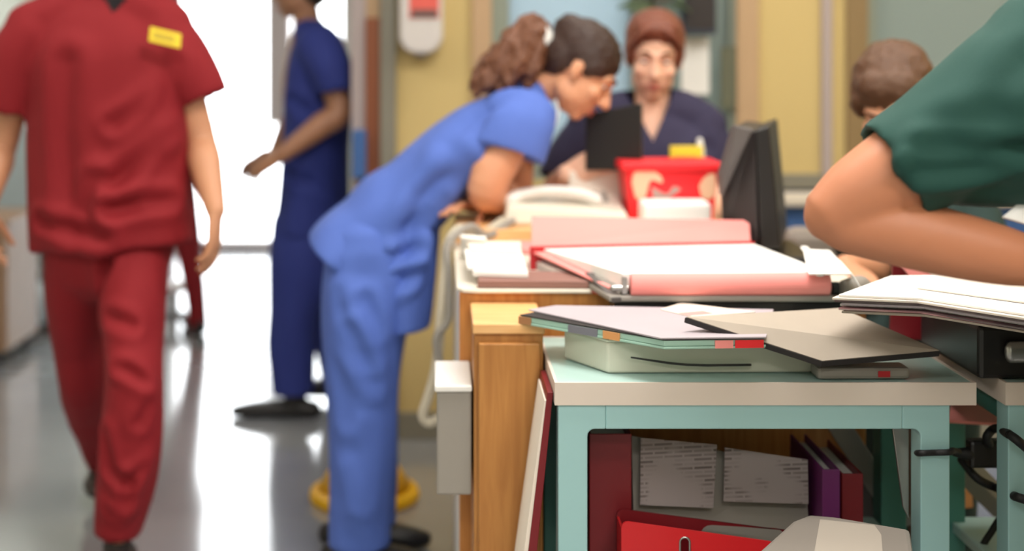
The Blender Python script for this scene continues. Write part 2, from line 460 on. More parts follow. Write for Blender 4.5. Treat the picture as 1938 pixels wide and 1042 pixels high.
def shoe_mesh(name, an, d, s=1.0, floor=None):
    """shoe: ankle point, heading; sole on z = floor"""
    d = nrm((d[0], d[1], 0)); an = np.asarray(an, float); z0 = an[2] - .085 if floor is None else floor
    lat = np.cross(d, (0, 0, 1)); b = V(an[0], an[1], z0)
    P = [tube([b - d * .055 * s + V(0, 0, .034), b + d * .02 * s + V(0, 0, .036), b + d * .11 * s + V(0, 0, .032), b + d * .17 * s + V(0, 0, .026), b + d * .205 * s + V(0, 0, .022)],
              [(.033 * s, .033), (.036 * s, .036), (.045 * s, .031), (.041 * s, .025), (.026 * s, .020)], lat, 18, 4),
         tube([b + V(0, 0, .035), b + V(0, 0, .085)], [(.034 * s, .034 * s), (.034 * s, .036 * s)], lat, 14, 3)]
    def flat(co, no):
        co = co.copy(); co[:, 2] = np.maximum(co[:, 2], z0 + .002); return co
    return fuse(name, P, .006, 2, flat)

# ================================================================== the setting
WY = 4.6                       # back wall
def wallbox(name, b, m): return struct(box(name, b, m, bevel=0))
wallbox('floor', (-3.2, 3.4, -2.2, 9.3, -.1, 0), 'vinyl_floor')
wallbox('ceiling', (-3.2, 3.4, -2.2, WY + .14, 2.7, 2.8), 'ceiling_white')
wallbox('ceiling_corridor', (-3.2, -.14, WY + .14, 9.3, 2.7, 2.8), 'ceiling_white')
wallbox('wall_left', (-2.75, -2.6, -2.2, 9.0, 0, 2.7), 'wall_pale')
wallbox('wall_right', (2.8, 2.95, -2.2, WY, 0, 2.7), 'wall_yellow')
wallbox('wall_front', (-2.75, 2.95, -2.2, -2.05, 0, 2.7), 'wall_pale')
wallbox('wall_corridor', (-.28, -.14, WY + .16, 9.0, 0, 2.7), 'wall_pale')
# far end of the corridor with the bright glazing
FX0, FX1 = -1.80, -.60
wallbox('wall_far', (-2.6, FX0, 9.0, 9.15, 0, 2.7), 'wall_pale')
wf = wallbox('wall_far_top', (FX0, -.14, 9.0, 9.15, 2.45, 2.7), 'wall_pale')
wallbox('wall_far_side', (FX1, -.14, 9.0, 9.15, 0, 2.45), 'wall_pale')
w1 = struct(ob('window_1', *joinp(boxg(FX0, FX1, 9.0, 9.08, 2.39, 2.45), boxg(FX0, FX1, 9.0, 9.08, 0, .06), boxg(FX0, FX0 + .05, 9.0, 9.08, .06, 2.39),
      boxg(FX1 - .05, FX1, 9.0, 9.08, .06, 2.39)), 'lilac_trim'))
box('mullion', (-1.14, -.985, 8.96, 9.08, .84, 2.39), 'lilac_trim', w1)
box('transom', (FX0 + .05, FX1 - .05, 9.02, 9.05, .82, .84), 'white_plastic', w1)
box('pane', (FX0 + .05, -1.10, 9.03, 9.036, .84, 2.39), 'clear_glass', w1, bevel=0)
box('pane', (-1.0, FX1 - .05, 9.03, 9.036, .84, 2.39), 'clear_glass', w1, bevel=0)
box('pane', (FX0 + .05, FX1 - .05, 9.03, 9.036, .06, .82), 'clear_glass', w1, bevel=0)

def wx(px): return (px - PX0) * WY / F
def wz(py): return CAMH - (py - PY0) * WY / F
SILL = wz(340); RAIL0, RAIL1 = wz(388), wz(362)
x_l = wx(750)
X2a, X2b, X3a, X3b = wx(952), wx(1392), wx(1640), wx(2060)
WT = 2.35
wb = lambda n, a, b, z0, z1, m='wall_yellow': wallbox(n, (a, b, WY, WY + .14, z0, z1), m)
wb('wall_back', x_l, wx(893), 0, 2.7)
wb('wall_back_low', wx(893), wx(1400), 0, SILL)
wb('wall_back_pillar', wx(1432), wx(1602), SILL, 2.7)
wb('wall_back_top', wx(893), wx(1432), WT, 2.7); wb('wall_back_top_right', wx(1602), 2.8, WT, 2.7)
wb('wall_back_end', X3b, 2.8, SILL, WT)
wb('wall_back_low_right', wx(1400), 2.8, 0, SILL, 'wall_blue')
struct(box('trim_1', (wx(893), wx(930), WY - .02, WY + .14, SILL, WT), 'tan_trim'))
struct(box('trim_2', (wx(1392), wx(1434), WY - .02, WY + .14, SILL, WT), 'tan_trim'))
struct(box('trim_3', (wx(1600), X3a, WY - .02, WY + .14, SILL, WT), 'brown_trim'))
struct(box('trim_4', (wx(1553), wx(1572), WY - .025, WY, SILL, WT), 'lilac_trim'))
struct(box('trim_5', (wx(1400), 2.8, WY - .03, WY, wz(356), wz(328)), 'grey_trim'))
struct(box('trim_6', (wx(1400), 2.8, WY - .05, WY, RAIL0, RAIL1), 'cream_trim', bevel=.01))
struct(box('baseboard_back', (x_l, 2.8, WY - .015, WY, 0, .09), 'grey_trim'))
w2 = struct(ob('window_2', *joinp(boxg(wx(930), X2a + .02, WY, WY + .1, SILL, WT), boxg(X2b - .02, X2b, WY, WY + .1, SILL, WT),
      boxg(X2a, X2b, WY, WY + .1, SILL, SILL + .06), boxg(X2a, X2b, WY, WY + .1, WT - .06, WT)), 'grey_green_trim'))
box('pane', (X2a + .02, wx(1196), WY + .04, WY + .05, SILL + .06, WT - .06), 'frosted_blue', w2, bevel=0)
box('mullion', (wx(1196), wx(1226), WY + .01, WY + .09, SILL + .06, WT - .06), 'grey_green_trim', w2)
box('pane', (wx(1226), X2b - .02, WY + .04, WY + .05, SILL + .06, WT - .06), 'frosted_grey', w2, bevel=0)
w3 = struct(ob('window_3', *joinp(boxg(X3a, X3a + .03, WY, WY + .1, SILL, WT), boxg(X3b - .03, X3b, WY, WY + .1, SILL, WT),
      boxg(X3a, X3b, WY, WY + .1, SILL, SILL + .06), boxg(X3a, X3b, WY, WY + .1, WT - .06, WT)), 'grey_green_trim'))
box('pane', (X3a + .03, X3b - .03, WY + .04, WY + .05, SILL + .06, WT - .06), 'frosted_grey', w3, bevel=0)
# corridor doorway jamb at the left end of the back wall
d1 = struct(box('door_1', (wx(720), x_l, WY - .03, WY + .16, 0, 2.2), 'grey_trim'))
box('frame_post', (wx(664), wx(692), WY + .02, WY + .16, 0, 2.2), 'lilac_trim', d1)
box('frame_post', (wx(692), wx(720), WY + .02, WY + .16, wz(34), 2.2), 'tan_trim', d1)
box('protection_strip', (wx(692), wx(720), WY - .005, WY + .16, 0, wz(34)), 'rust_wood', d1)
struct(box('door_1_lintel', (wx(664), x_l, WY, WY + .16, 2.2, 2.7), 'wall_pale', bevel=0))

# ceiling lamps (the light of the room)
lamps = [(-1.2, .6, 9), (1.2, .2, 34), (-1.3, 3.1, 9), (.45, 2.15, 36), (.7, 4.0, 5), (1.9, 3.0, 16), (-1.4, 6.6, 10), (.1, -1.2, 34)]
for i, (x, y, pw) in enumerate(lamps):
    t = thing('ceiling_light', 'white ceiling light panel above the ward', 'ceiling light', (x, y, 2.66), 'ceiling light panels of the ward')
    fx, fy = .6, .3
    ob('frame', *joinp(boxg(x - fx, x + fx, y - fy, y - fy + .02, 2.67, 2.7), boxg(x - fx, x + fx, y + fy - .02, y + fy, 2.67, 2.7),
       boxg(x - fx, x - fx + .02, y - fy + .02, y + fy - .02, 2.67, 2.7), boxg(x + fx - .02, x + fx, y - fy + .02, y + fy - .02, 2.67, 2.7)), 'white_plastic', t)
    box('diffuser', (x - fx + .02, x + fx - .02, y - fy + .02, y + fy - .02, 2.685, 2.7), 'lamp_glow', t, bevel=0)
    ld = D.lights.new('lamp', 'AREA'); ld.shape = 'RECTANGLE'; ld.size = 1.1; ld.size_y = .5; ld.energy = pw
    ld.color = (1.0, .965, .92)
    lo = D.objects.new('lamp', ld); COL.objects.link(lo); lo.location = (x, y, 2.66)

# ================================================================== things on the back wall
YW = WY - .004
t = thing('soap_dispenser', 'white wall dispenser with rounded bottom and red label on the yellow wall', 'dispenser', at(797, 100, WY))
xa, xb = wx(757), wx(838)
zt, zb = wz(-60), wz(102); r = .05
prof = [(xa, zt), (xa, zb + r), (xa + .015, zb + r * .35), (xa + .045, zb), (xb - .045, zb), (xb - .015, zb + r * .35), (xb, zb + r), (xb, zt)]
n = len(prof)
ob('body', [(x, WY - .10, z) for x, z in prof] + [(x, WY, z) for x, z in prof],
   [tuple(range(n)), tuple(range(2 * n - 1, n - 1, -1))] + [(i, n + i, n + (i + 1) % n, (i + 1) % n) for i in range(n)], 'sanitiser_white', t, bevel=.012, seg=3)
lb = box('label', (wx(776), wx(831), WY - .103, WY - .100, wz(36), wz(-40)), 'label_red', t, bevel=0)
box('label_band', (wx(780), wx(828), WY - .105, WY - .103, wz(34), wz(20)), 'label_dark', lb, bevel=0)
box('nozzle', (wx(788), wx(808), WY - .075, WY - .035, zb - .012, zb + .004), 'grey_plastic', t)
t = thing('wall_monitor', 'dark blue-grey monitor hung in front of the window behind the seated woman', 'monitor', at(1310, 65, WY))
box('casing', (wx(1284), wx(1345), WY - .10, WY - .03, wz(66), wz(-70)), 'navy_panel', t, bevel=.006)
box('screen', (wx(1288), wx(1341), WY - .104, WY - .10, wz(56), wz(-64)), 'monitor_black', t, bevel=0)
box('bracket', (wx(1300), wx(1325), WY - .03, WY + .01, wz(40), wz(0)), 'black_plastic', t)
tag(box('notice_sheet', (wx(1288), wx(1341), WY - .012, WY - .010, wz(178), wz(70)), 'paper', bevel=0), 'white paper notice on the window below the dark monitor', 'notice')
tag(box('poster', (wx(1361), wx(1390), WY - .030, WY - .026, wz(205), wz(88)), 'olive_panel', bevel=0), 'dark olive poster strip at the right edge of the window', 'poster')
tag(box('wall_box', (wx(668), wx(694), WY - .06, WY + .018, wz(335), wz(245)), 'wall_blue', bevel=.006), 'small blue box on the doorway post behind the bending nurse', 'box')
# trailing plant leaves at the top of the window
t = thing('hanging_plant', 'grey-green plant above the head of the seated woman', 'plant', at(1245, -20, WY - .15))
ob('pot', *tube([at(1248, -78, WY - .15), at(1248, -58, WY - .15), at(1248, -30, WY - .15)], [.045, .055, .065], (1, 0, 0), 16, 2), 'grey_plastic', t, smooth=True)
ob('bracket', *joinp(boxg(at(1246, 0, WY)[0] - .06, at(1246, 0, WY)[0] - .045, WY - .2, WY + .01, wz(-76), wz(-80)), boxg(at(1246, 0, WY)[0] + .03, at(1246, 0, WY)[0] + .045, WY - .2, WY + .01, wz(-76), wz(-80))), 'grey_trim', t)
lv = []
for i in range(34):
    a = random.uniform(0, 6.28); rr = random.uniform(.04, .13); c = at(1248, -24, WY - .15) + V(math.cos(a) * rr, math.sin(a) * rr * .6, random.uniform(-.07, .07))
    A = frame((math.cos(a), math.sin(a), random.uniform(-.8, .3)), (0, 0, 1)); lv.append(ell(c, (.014, .038, .004), A, 8, 6))
    lv.append(tube([at(1248, -34, WY - .15), (c + at(1248, -34, WY - .15)) / 2 + V(0, 0, .02), c], [.002, .002, .002], (1, 0, 0), 5, 2))
ob('leaves', *joinp(*lv), 'leaf_green', t, smooth=True)

# yellow floor cone behind the nurse's legs
yc = 3.98; cb = at(690, 925, yc); cb[2] = 0
t = thing('floor_cone', 'yellow plastic floor cone standing behind the legs of the nurse', 'cone', cb)
def coneg(c, prof, seg=28):
    v = [(c[0] + r * math.cos(2 * math.pi * k / seg), c[1] + r * math.sin(2 * math.pi * k / seg), c[2] + z) for r, z in prof for k in range(seg)]
    f = [(i * seg + k, i * seg + (k + 1) % seg, (i + 1) * seg + (k + 1) % seg, (i + 1) * seg + k) for i in range(len(prof) - 1) for k in range(seg)]
    return v, f + [tuple(range(seg - 1, -1, -1)), tuple(range((len(prof) - 1) * seg, len(prof) * seg))]
ob('base', *coneg(cb, [(.155, 0), (.16, .012), (.155, .03), (.13, .036)]), 'cone_yellow', t, smooth=False, bevel=.003)
ob('cone', *coneg(cb + V(0, 0, .036), [(.135, 0), (.10, .055), (.06, .15), (.03, .23), (.022, .235)]), 'cone_yellow', t, smooth=True)

# ================================================================== corridor furniture (left)
def locker(x0, x1, y0, y1, z1):
    t = thing('bedside_locker', 'wooden bedside locker at the left edge of the corridor', 'locker', ((x0 + x1) / 2, (y0 + y1) / 2, 0))
    box('body', (x0, x1, y0, y1, .06, z1 - .025), 'locker_wood', t); box('top', (x0 - .012, x1 + .012, y0 - .012, y1 + .012, z1 - .025, z1), 'locker_wood', t)
    d = box('door', (x0 + .02, x1 - .02, y0 - .016, y0, .10, z1 - .22), 'locker_wood', t)
    box('handle', ((x0 + x1) / 2 - .05, (x0 + x1) / 2 + .05, y0 - .035, y0 - .016, z1 - .28, z1 - .265), 'steel', d)
    d = box('drawer', (x0 + .02, x1 - .02, y0 - .016, y0, z1 - .20, z1 - .04), 'locker_wood', t)
    box('handle', ((x0 + x1) / 2 - .05, (x0 + x1) / 2 + .05, y0 - .035, y0 - .016, z1 - .13, z1 - .115), 'steel', d)
    for sx in (x0 + .03, x1 - .05):
        for sy in (y0 + .03, y1 - .05): box('foot', (sx, sx + .02, sy, sy + .02, 0, .06), 'rubber', t)
locker(-2.28, -1.79, 5.66, 6.1, .60)
def bed(x0, x1, y0, y1, label):
    t = thing('hospital_bed', label, 'bed', ((x0 + x1) / 2, (y0 + y1) / 2, 0))
    box('frame', (x0 + .04, x1 - .04, y0 + .05, y1 - .05, .36, .42), 'bed_blue', t)
    box('mattress', (x0 + .03, x1 - .03, y0 + .06, y1 - .06, .42, .58), 'linen', t, bevel=.03)
    me = fuse('blanket', [boxg(x0 - .01, x1 + .01, y0 + .05, y1 - .6, .40, .615)], .02, 6, folds([], .012, 6, 3)); obm('blanket', me, 'linen', t)
    me = fuse('pillow', [ell(((x0 + x1) / 2, y1 - .32, .66), ((x1 - x0) * .38, .22, .085))], .015, 4); obm('pillow', me, 'linen', t)
    fb = []
    for yy, zz in ((y0, .94), (y1, 1.05)):
        box('end_board', (x0, x1, yy - .02, yy + .03, .42, zz), 'bed_blue', t, bevel=.02)
    for sx in (x0 + .08, x1 - .08):
        for sy in (y0 + .12, y1 - .12):
            lg = box('leg', (sx - .02, sx + .02, sy - .02, sy + .02, .08, .36), 'steel', t)
            ob('wheel', *tube([V(sx - .018, sy, .05), V(sx + .018, sy, .05)], [.05, .05], (0, 0, 1), 20, 1, (0, 0)), 'rubber', lg, bevel=.004)
bed(-2.5, -1.72, 6.5, 8.5, 'white hospital bed along the left corridor wall')
# made-up pale seat standing in for a bright reflection between the two red-dressed people
sc = V(-1.29, 6.9, 0); sc = at(335, 592, 6.7); sb = V(sc[0] - .02, 6.75, 0)
t = thing('highlight_stool', 'small white round seat made up for a bright reflection on the corridor floor beside a red trouser leg', 'highlight_stool', sb)
ob('seat', *coneg(sb + V(0, 0, .12), [(.06, 0), (.072, .01), (.072, .035), (.06, .045)]), 'linen', t, smooth=False, bevel=.006)
ob('column', *coneg(sb + V(0, 0, .02), [(.02, 0), (.02, .10)], 16), 'steel', t)
ob('base', *coneg(sb, [(.08, 0), (.08, .012), (.03, .02)], 24), 'dark_grey_plastic', t)
# pale blue basin trolley at the left
bb = at(60, 620, 6.38); bb[2] = 0
t = thing('linen_bin', 'pale blue bin on a dark base on the floor beside the wooden locker', 'bin', bb)
ob('bin', *coneg(bb + V(0, 0, .05), [(.12, 0), (.15, .10), (.16, .14), (.15, .15)]), 'bed_blue', t, smooth=True)
ob('base', *coneg(bb, [(.11, 0), (.11, .05)]), 'dark_grey_plastic', t, bevel=.004)

# ================================================================== counter
CZ = .835; CX0, CX1, CY0, CY1 = .030, .83, 2.64, 3.62; BZ = .87
t = thing('reception_counter', 'wooden nurses counter with cream top under the telephone', 'counter', ((CX0 + CX1) / 2, (CY0 + CY1) / 2, 0))
# near left corner of the top is cut round
cor = [(CX0 + .0, CY0 + .03), (CX0 + .012, CY0 + .008), (CX0 + .04, CY0)]
prism('worktop', [(CX1, CY0, CZ - .007), (CX1, CY1, CZ - .007), (CX0, CY1, CZ - .007)] + [(x, y, CZ - .007) for x, y in cor], .007, 'cream_plastic', t, bevel=.002)
box('end_panel', (CX0 + .005, CX1 - .01, CY0 + .012, CY0 + .035, .0, CZ - .007), 'desk_wood', t)
box('side_panel', (CX0 + .005, CX0 + .03, CY0 + .035, CY1 - .01, .0, CZ - .007), 'white_plastic', t)
box('side_panel', (CX1 - .03, CX1 - .01, CY0 + .035, CY1 - .01, .0, CZ - .007), 'desk_wood', t)
box('back_panel', (CX0 + .03, CX1 - .03, CY1 - .04, CY1 - .012, .0, CZ - .007), 'desk_wood', t)
tag(box('shelf_board', (CX0 + .005, .70, 3.27, CY1 - .01, CZ + .0005, BZ), 'desk_wood_top'), 'orange wooden board on the counter under the elbow of the bending nurse', 'board')
# pedestal cupboard
t = thing('cupboard', 'narrow wooden cupboard with light top against the counter end', 'cupboard', (.12, 2.53, 0))
box('body', (.058, .182, 2.45, CY0 + .008, 0, .79), 'cupboard_wood', t, bevel=.003)
box('top', (.056, .184, 2.442, CY0 + .008, .79, .809), 'desk_wood_top', t, bevel=.003)
box('door', (.066, .176, 2.438, 2.45, .05, .775), 'cupboard_wood', t, bevel=.003)
# grey box left of the cupboard
t = thing('trunking_box', 'grey box with white lid fixed beside the narrow wooden cupboard', 'box', (.02, 2.53, .5))
box('body', (-.008, .054, 2.455, CY0 + .01, .50, .685), 'grey_plastic', t, bevel=.004)
box('lid', (-.012, .055, 2.45, CY0 + .01, .685, .697), 'white_plastic', t, bevel=.003)

# ---- telephone
t = thing('telephone', 'cream desk telephone with its handset on the counter', 'telephone', at(1070, 430, 3.36))
bx0, bx1, by0, by1 = at(953, 0, 3.36)[0], at(1192, 0, 3.36)[0], 3.34, 3.54
zb = BZ + .001
v = [(bx0, by0, zb), (bx1, by0, zb), (bx1, by1, zb), (bx0, by1, zb), (bx0 + .008, by0 + .01, zb + .050), (bx1 - .01, by0 + .01, zb + .030), (bx1 - .01, by1 - .005, zb + .055), (bx0 + .008, by1 - .005, zb + .055)]
ob('base', v, [(0, 3, 2, 1), (4, 5, 6, 7), (0, 1, 5, 4), (1, 2, 6, 5), (2, 3, 7, 6), (3, 0, 4, 7)], 'cream_plastic', t, bevel=.008, seg=3)
def ph(u, w, h): # point on the sloping face
    return V(bx0 + .008 + (bx1 - bx0 - .02) * u, by0 + .01 + (by1 - by0 - .02) * w, zb + .035 + .04 * w + h)
hs = fuse('handset', [tube([ph(.03, .25, .008), ph(.12, .3, .018), ph(.36, .32, .028), ph(.62, .34, .020), ph(.78, .34, .004)], [(.020, .032), (.017, .030), (.014, .024), (.016, .028), (.016, .026)], (0, .3, 1), 16, 5)], .006, 3)
obm('handset', hs, 'white_plastic', t)
for i in range(3):
    for k in range(4):
        c = ph(.72 + .08 * i, .55 + .12 * k, -.010); ob('key', *boxg(c[0] - .006, c[0] + .006, c[1] - .006, c[1] + .006, c[2] - .003, c[2] + .004), 'grey_plastic', t, bevel=.002)
# cables from the telephone over the counter edge
def cable(name, pts, r, m, label, cat='cable', group=None):
    o = ob(name, *tube(pts, [r] * len(pts), (0, 1, 0), 12, 8), m, smooth=True); tag(o, label, cat, group); return o
ye = 3.22
cpts = [at(952, 412, 3.33), at(905, 420, 3.27), at(872, 432, ye), at(851, 462, ye - .03), at(842, 520, ye - .05), at(834, 600, ye - .07), at(826, 690, ye - .08), at(812, 745, ye - .08), at(800, 785, ye - .08), at(812, 800, ye - .08), at(832, 790, ye - .08)]
cpts[0][2] = BZ + .012; cpts[1][2] = CZ + .02
for p in cpts[3:]: p[0] = min(p[0], CX0 - .014)
cable('telephone_cable', cpts, .0115, 'beige_cable', 'thick beige cable hanging from the telephone over the counter edge')
c2 = [p + V(.022, -.012, .002) for p in cpts[:6]]; c2[2] = c2[2] + V(0, 0, .004)
for p in c2[3:]: p[0] = min(p[0], CX0 - .013)
c2 += [at(826, 640, ye - .09), at(833, 690, ye - .09)]
for p in c2[6:]: p[0] = min(p[0], CX0 - .013)
cable('power_cable', c2, .009, 'grey_plastic', 'thinner grey cable beside the beige cable at the counter edge')

# ---- cream box behind telephone, red tin, white tray, monitors
box_y = 3.50
t = thing('tissue_box', 'cream box behind the telephone', 'box', at(1130, 380, 3.57))
xx0, xx1 = at(1076, 0, 3.56)[0], at(1188, 0, 3.56)[0]
box('carton', (xx0, xx1, 3.552, 3.605, BZ + .001, at(0, 322, 3.56)[2]), 'paper_warm', t, bevel=.006)
box('slot', (xx0 + .03, xx1 - .03, 3.57, 3.587, at(0, 322, 3.56)[2] - .002, at(0, 322, 3.56)[2] + .0015), 'paper', t, bevel=0)
# red tin
ty = 3.40; tx0, tx1 = at(1192, 0, ty)[0], at(1350, 0, ty)[0]; ux0, ux1 = at(1174, 0, ty)[0], at(1365, 0, ty)[0]
tz1 = at(0, 306, ty)[2]
t = thing('gift_box', 'red box with cream round print standing in front of the seated woman', 'box', ((tx0 + tx1) / 2, ty + .05, BZ))
z0 = BZ + .001
v = [(tx0, ty, z0), (tx1, ty, z0), (tx1, ty + .13, z0), (tx0, ty + .13, z0), (ux0 + .01, ty - .012, tz1 - .02), (ux1 - .01, ty - .012, tz1 - .02), (ux1 - .01, ty + .145, tz1 - .02), (ux0 + .01, ty + .145, tz1 - .02)]
HF = [(0, 3, 2, 1), (4, 5, 6, 7), (0, 1, 5, 4), (1, 2, 6, 5), (2, 3, 7, 6), (3, 0, 4, 7)]
ob('body', v, HF, 'red_tin', t, bevel=.004)
ob('lid', *boxg(ux0, ux1, ty - .02, ty + .15, tz1 - .022, tz1), 'red_tin', t, bevel=.005)
def on_front(u, h):   # a point just in front of the sloping front of the red box
    f = (h - z0) / (tz1 - .02 - z0); a = tx0 + (ux0 + .01 - tx0) * f; b = tx1 + (ux1 - .01 - tx1) * f
    return V(a + (b - a) * u, ty - .012 * f - .0015, h)
def blob(name, pts, m):   # thin printed patch
    pts = catmull(pts + [pts[0]], 5)[:-1]; q = [on_front(*p) for p in pts]; n = len(q)
    return ob(name, q + [p + V(0, .001, 0) for p in q], [tuple(range(n)), tuple(range(2 * n - 1, n - 1, -1))] + [(i, n + i, n + (i + 1) % n, (i + 1) % n) for i in range(n)], m, t)
zf = lambda py: at(0, py, ty)[2]
blob('print', [V(.06, zf(345)), V(.10, zf(325)), V(.22, zf(318)), V(.36, zf(328)), V(.40, zf(345)), V(.28, zf(340)), V(.24, zf(352)), V(.20, zf(372)), V(.10, zf(376))], 'cream_print')
blob('print', [V(.28, zf(352)), V(.44, zf(366)), V(.52, zf(352)), V(.60, zf(358)), V(.50, zf(370)), V(.42, zf(384)), V(.30, zf(380))], 'grey_print')
blob('print', [V(.80, zf(352)), V(.86, zf(334)), V(.96, zf(328)), V(.985, zf(350)), V(.97, zf(372)), V(.86, zf(376))], 'cream_print')
# white tray in front of it
t = thing('paper_tray', 'flat white tray with rounded edge lying in front of the red box', 'tray', at(1280, 412, 3.33))
ob('tray', *boxg(at(1216, 0, 3.3)[0], at(1345, 0, 3.3)[0], 3.285, 3.385, BZ + .001, at(0, 383, 3.285)[2]), 'paper', t, bevel=.012, seg=3)
box('front_slot', (at(1230, 0, 3.3)[0], at(1330, 0, 3.3)[0], 3.283, 3.286, BZ + .008, BZ + .016), 'edge_grey', t, bevel=0)

# black flat monitor in front of the woman, seen from behind
t = thing('flat_monitor', 'narrow black monitor seen from behind between bending nurse and seated woman', 'monitor', at(1160, 420, 3.5))
ma, mb = at(1108, 0, 3.52), at(1214, 0, 3.46)
quadslab('panel', V(ma[0], 3.53, at(0, 322, 3.53)[2]), V(mb[0], 3.47, at(0, 322, 3.5)[2]), V(mb[0], 3.47, at(0, 194, 3.5)[2]), V(ma[0], 3.53, at(0, 216, 3.53)[2]), -.018, 'black_plastic', t, bevel=.004)
mc = at(1196, 0, 3.5)
box('column', (mc[0] - .018, mc[0] + .018, 3.512, 3.532, BZ + .01, at(0, 290, 3.5)[2]), 'black_plastic', t)
box('foot', (mc[0] - .07, mc[0] + .07, 3.455, 3.548, BZ + .001, BZ + .012), 'black_plastic', t)
# big dark monitor at the right, turned away
t = thing('computer_monitor', 'dark grey computer monitor seen from the side at the right end of the counter', 'monitor', at(1420, 470, 2.96))
yy = 2.92
pr = [at(1430, 246, yy), at(1456, 238, yy), at(1478, 470, yy), at(1440, 470, yy)]
v = pr + [p + V(.10, .34, 0) for p in pr]
ob('panel', v, HF[:0] + [(0, 1, 2, 3)[::-1], (4, 5, 6, 7), (0, 1, 5, 4), (1, 2, 6, 5), (2, 3, 7, 6), (3, 0, 4, 7)], 'black_plastic', t, bevel=.004)
hp = [at(1386, 240, yy + .03), at(1432, 246, yy + .01), at(1436, 460, yy + .01), at(1368, 460, yy + .06), at(1362, 330, yy + .06)]
v = hp + [p + V(.09, .28, 0) for p in hp]
n = 5
ob('rear_housing', v, [tuple(range(n))[::-1], tuple(range(n, 2 * n))] + [(i, (i + 1) % n, n + (i + 1) % n, n + i) for i in range(n)], 'monitor_black', t, bevel=.006)
hp2 = [at(1390, 236, yy + .004), at(1424, 243, yy), at(1384, 330, yy), at(1366, 372, yy + .03), at(1362, 330, yy + .04)]
v = [p + V(0, -.012, 0) for p in hp2] + [p + V(0, .03, 0) for p in hp2]
ob('side_bezel', v, [tuple(range(n))[::-1], tuple(range(n, 2 * n))] + [(i, (i + 1) % n, n + (i + 1) % n, n + i) for i in range(n)], 'dark_grey_plastic', t, bevel=.004)
qx = at(1420, 0, yy)[0]
ob('foot', *boxg(qx - .06, qx + .16, yy + .02, yy + .30, CZ + .001, CZ + .018), 'black_plastic', t, bevel=.004)
ob('neck', *boxg(qx + .02, qx + .09, yy + .12, yy + .22, CZ + .018, CZ + .06), 'black_plastic', t, bevel=.004)

# loose papers on the near end of the counter
def sheets(name, label, cat, pts, n, dz, m, group=None):
    for i in range(n):
        jx, jy = random.uniform(-.006, .006), random.uniform(-.006, .006)
        o = prism(name, [(p[0] + jx, p[1] + jy, p[2] + i * dz) for p in pts], dz * .9, m, bevel=0)
        if n == 1: tag(o, label, cat, group)
        else: tag(o, label[i], cat, group)
z = CZ + .001
t = thing('paper_stack', 'fanned stack of white papers on the near left corner of the counter', 'papers', (.12, 2.8, z))
prism('folder', [(.070, 2.655, z), (.285, 2.648, z), (.255, 2.76, z), (.175, 2.78, z), (.18, 2.87, z), (.085, 2.87, z)], .014, 'mauve_card', t)
prism('sheet', [(.062, 2.70, z + .0145), (.170, 2.68, z + .0145), (.175, 2.88, z + .0145), (.06, 2.88, z + .0145)], .010, 'pages_edge', t)
v, f = prismg([(.052, 2.72, z + .025), (.165, 2.71, z + .025), (.170, 2.93, z + .03), (.05, 2.93, z + .03)], .006)
ob('sheet', v, f, 'paper', t); 
v, f = prismg([(.062, 2.88, z + .036), (.165, 2.86, z + .036), (.175, 3.02, z + .036), (.055, 3.03, z + .036)], .004)
ob('sheet', v, f, 'paper_warm', t)
t = thing('notepad', 'white notepad tilted against the papers on the counter corner', 'notepad', (.07, 3.0, z))
quadslab('pad', V(.045, 3.06, z + .001), V(.10, 3.045, z + .001), V(.098, 2.99, z + .055), V(.043, 3.0, z + .058), .008, 'paper', t)
prism('backing', [(.04, 3.065, z), (.12, 3.05, z), (.12, 3.10, z), (.04, 3.115, z)], .003, 'grey_card', t)
tag(prism('red_folder', [(.155, 3.10, z), (.34, 3.08, z), (.35, 3.24, z), (.16, 3.24, z)], .012, 'pink_bright'), 'red folder lying flat on the counter in front of the telephone', 'folder')

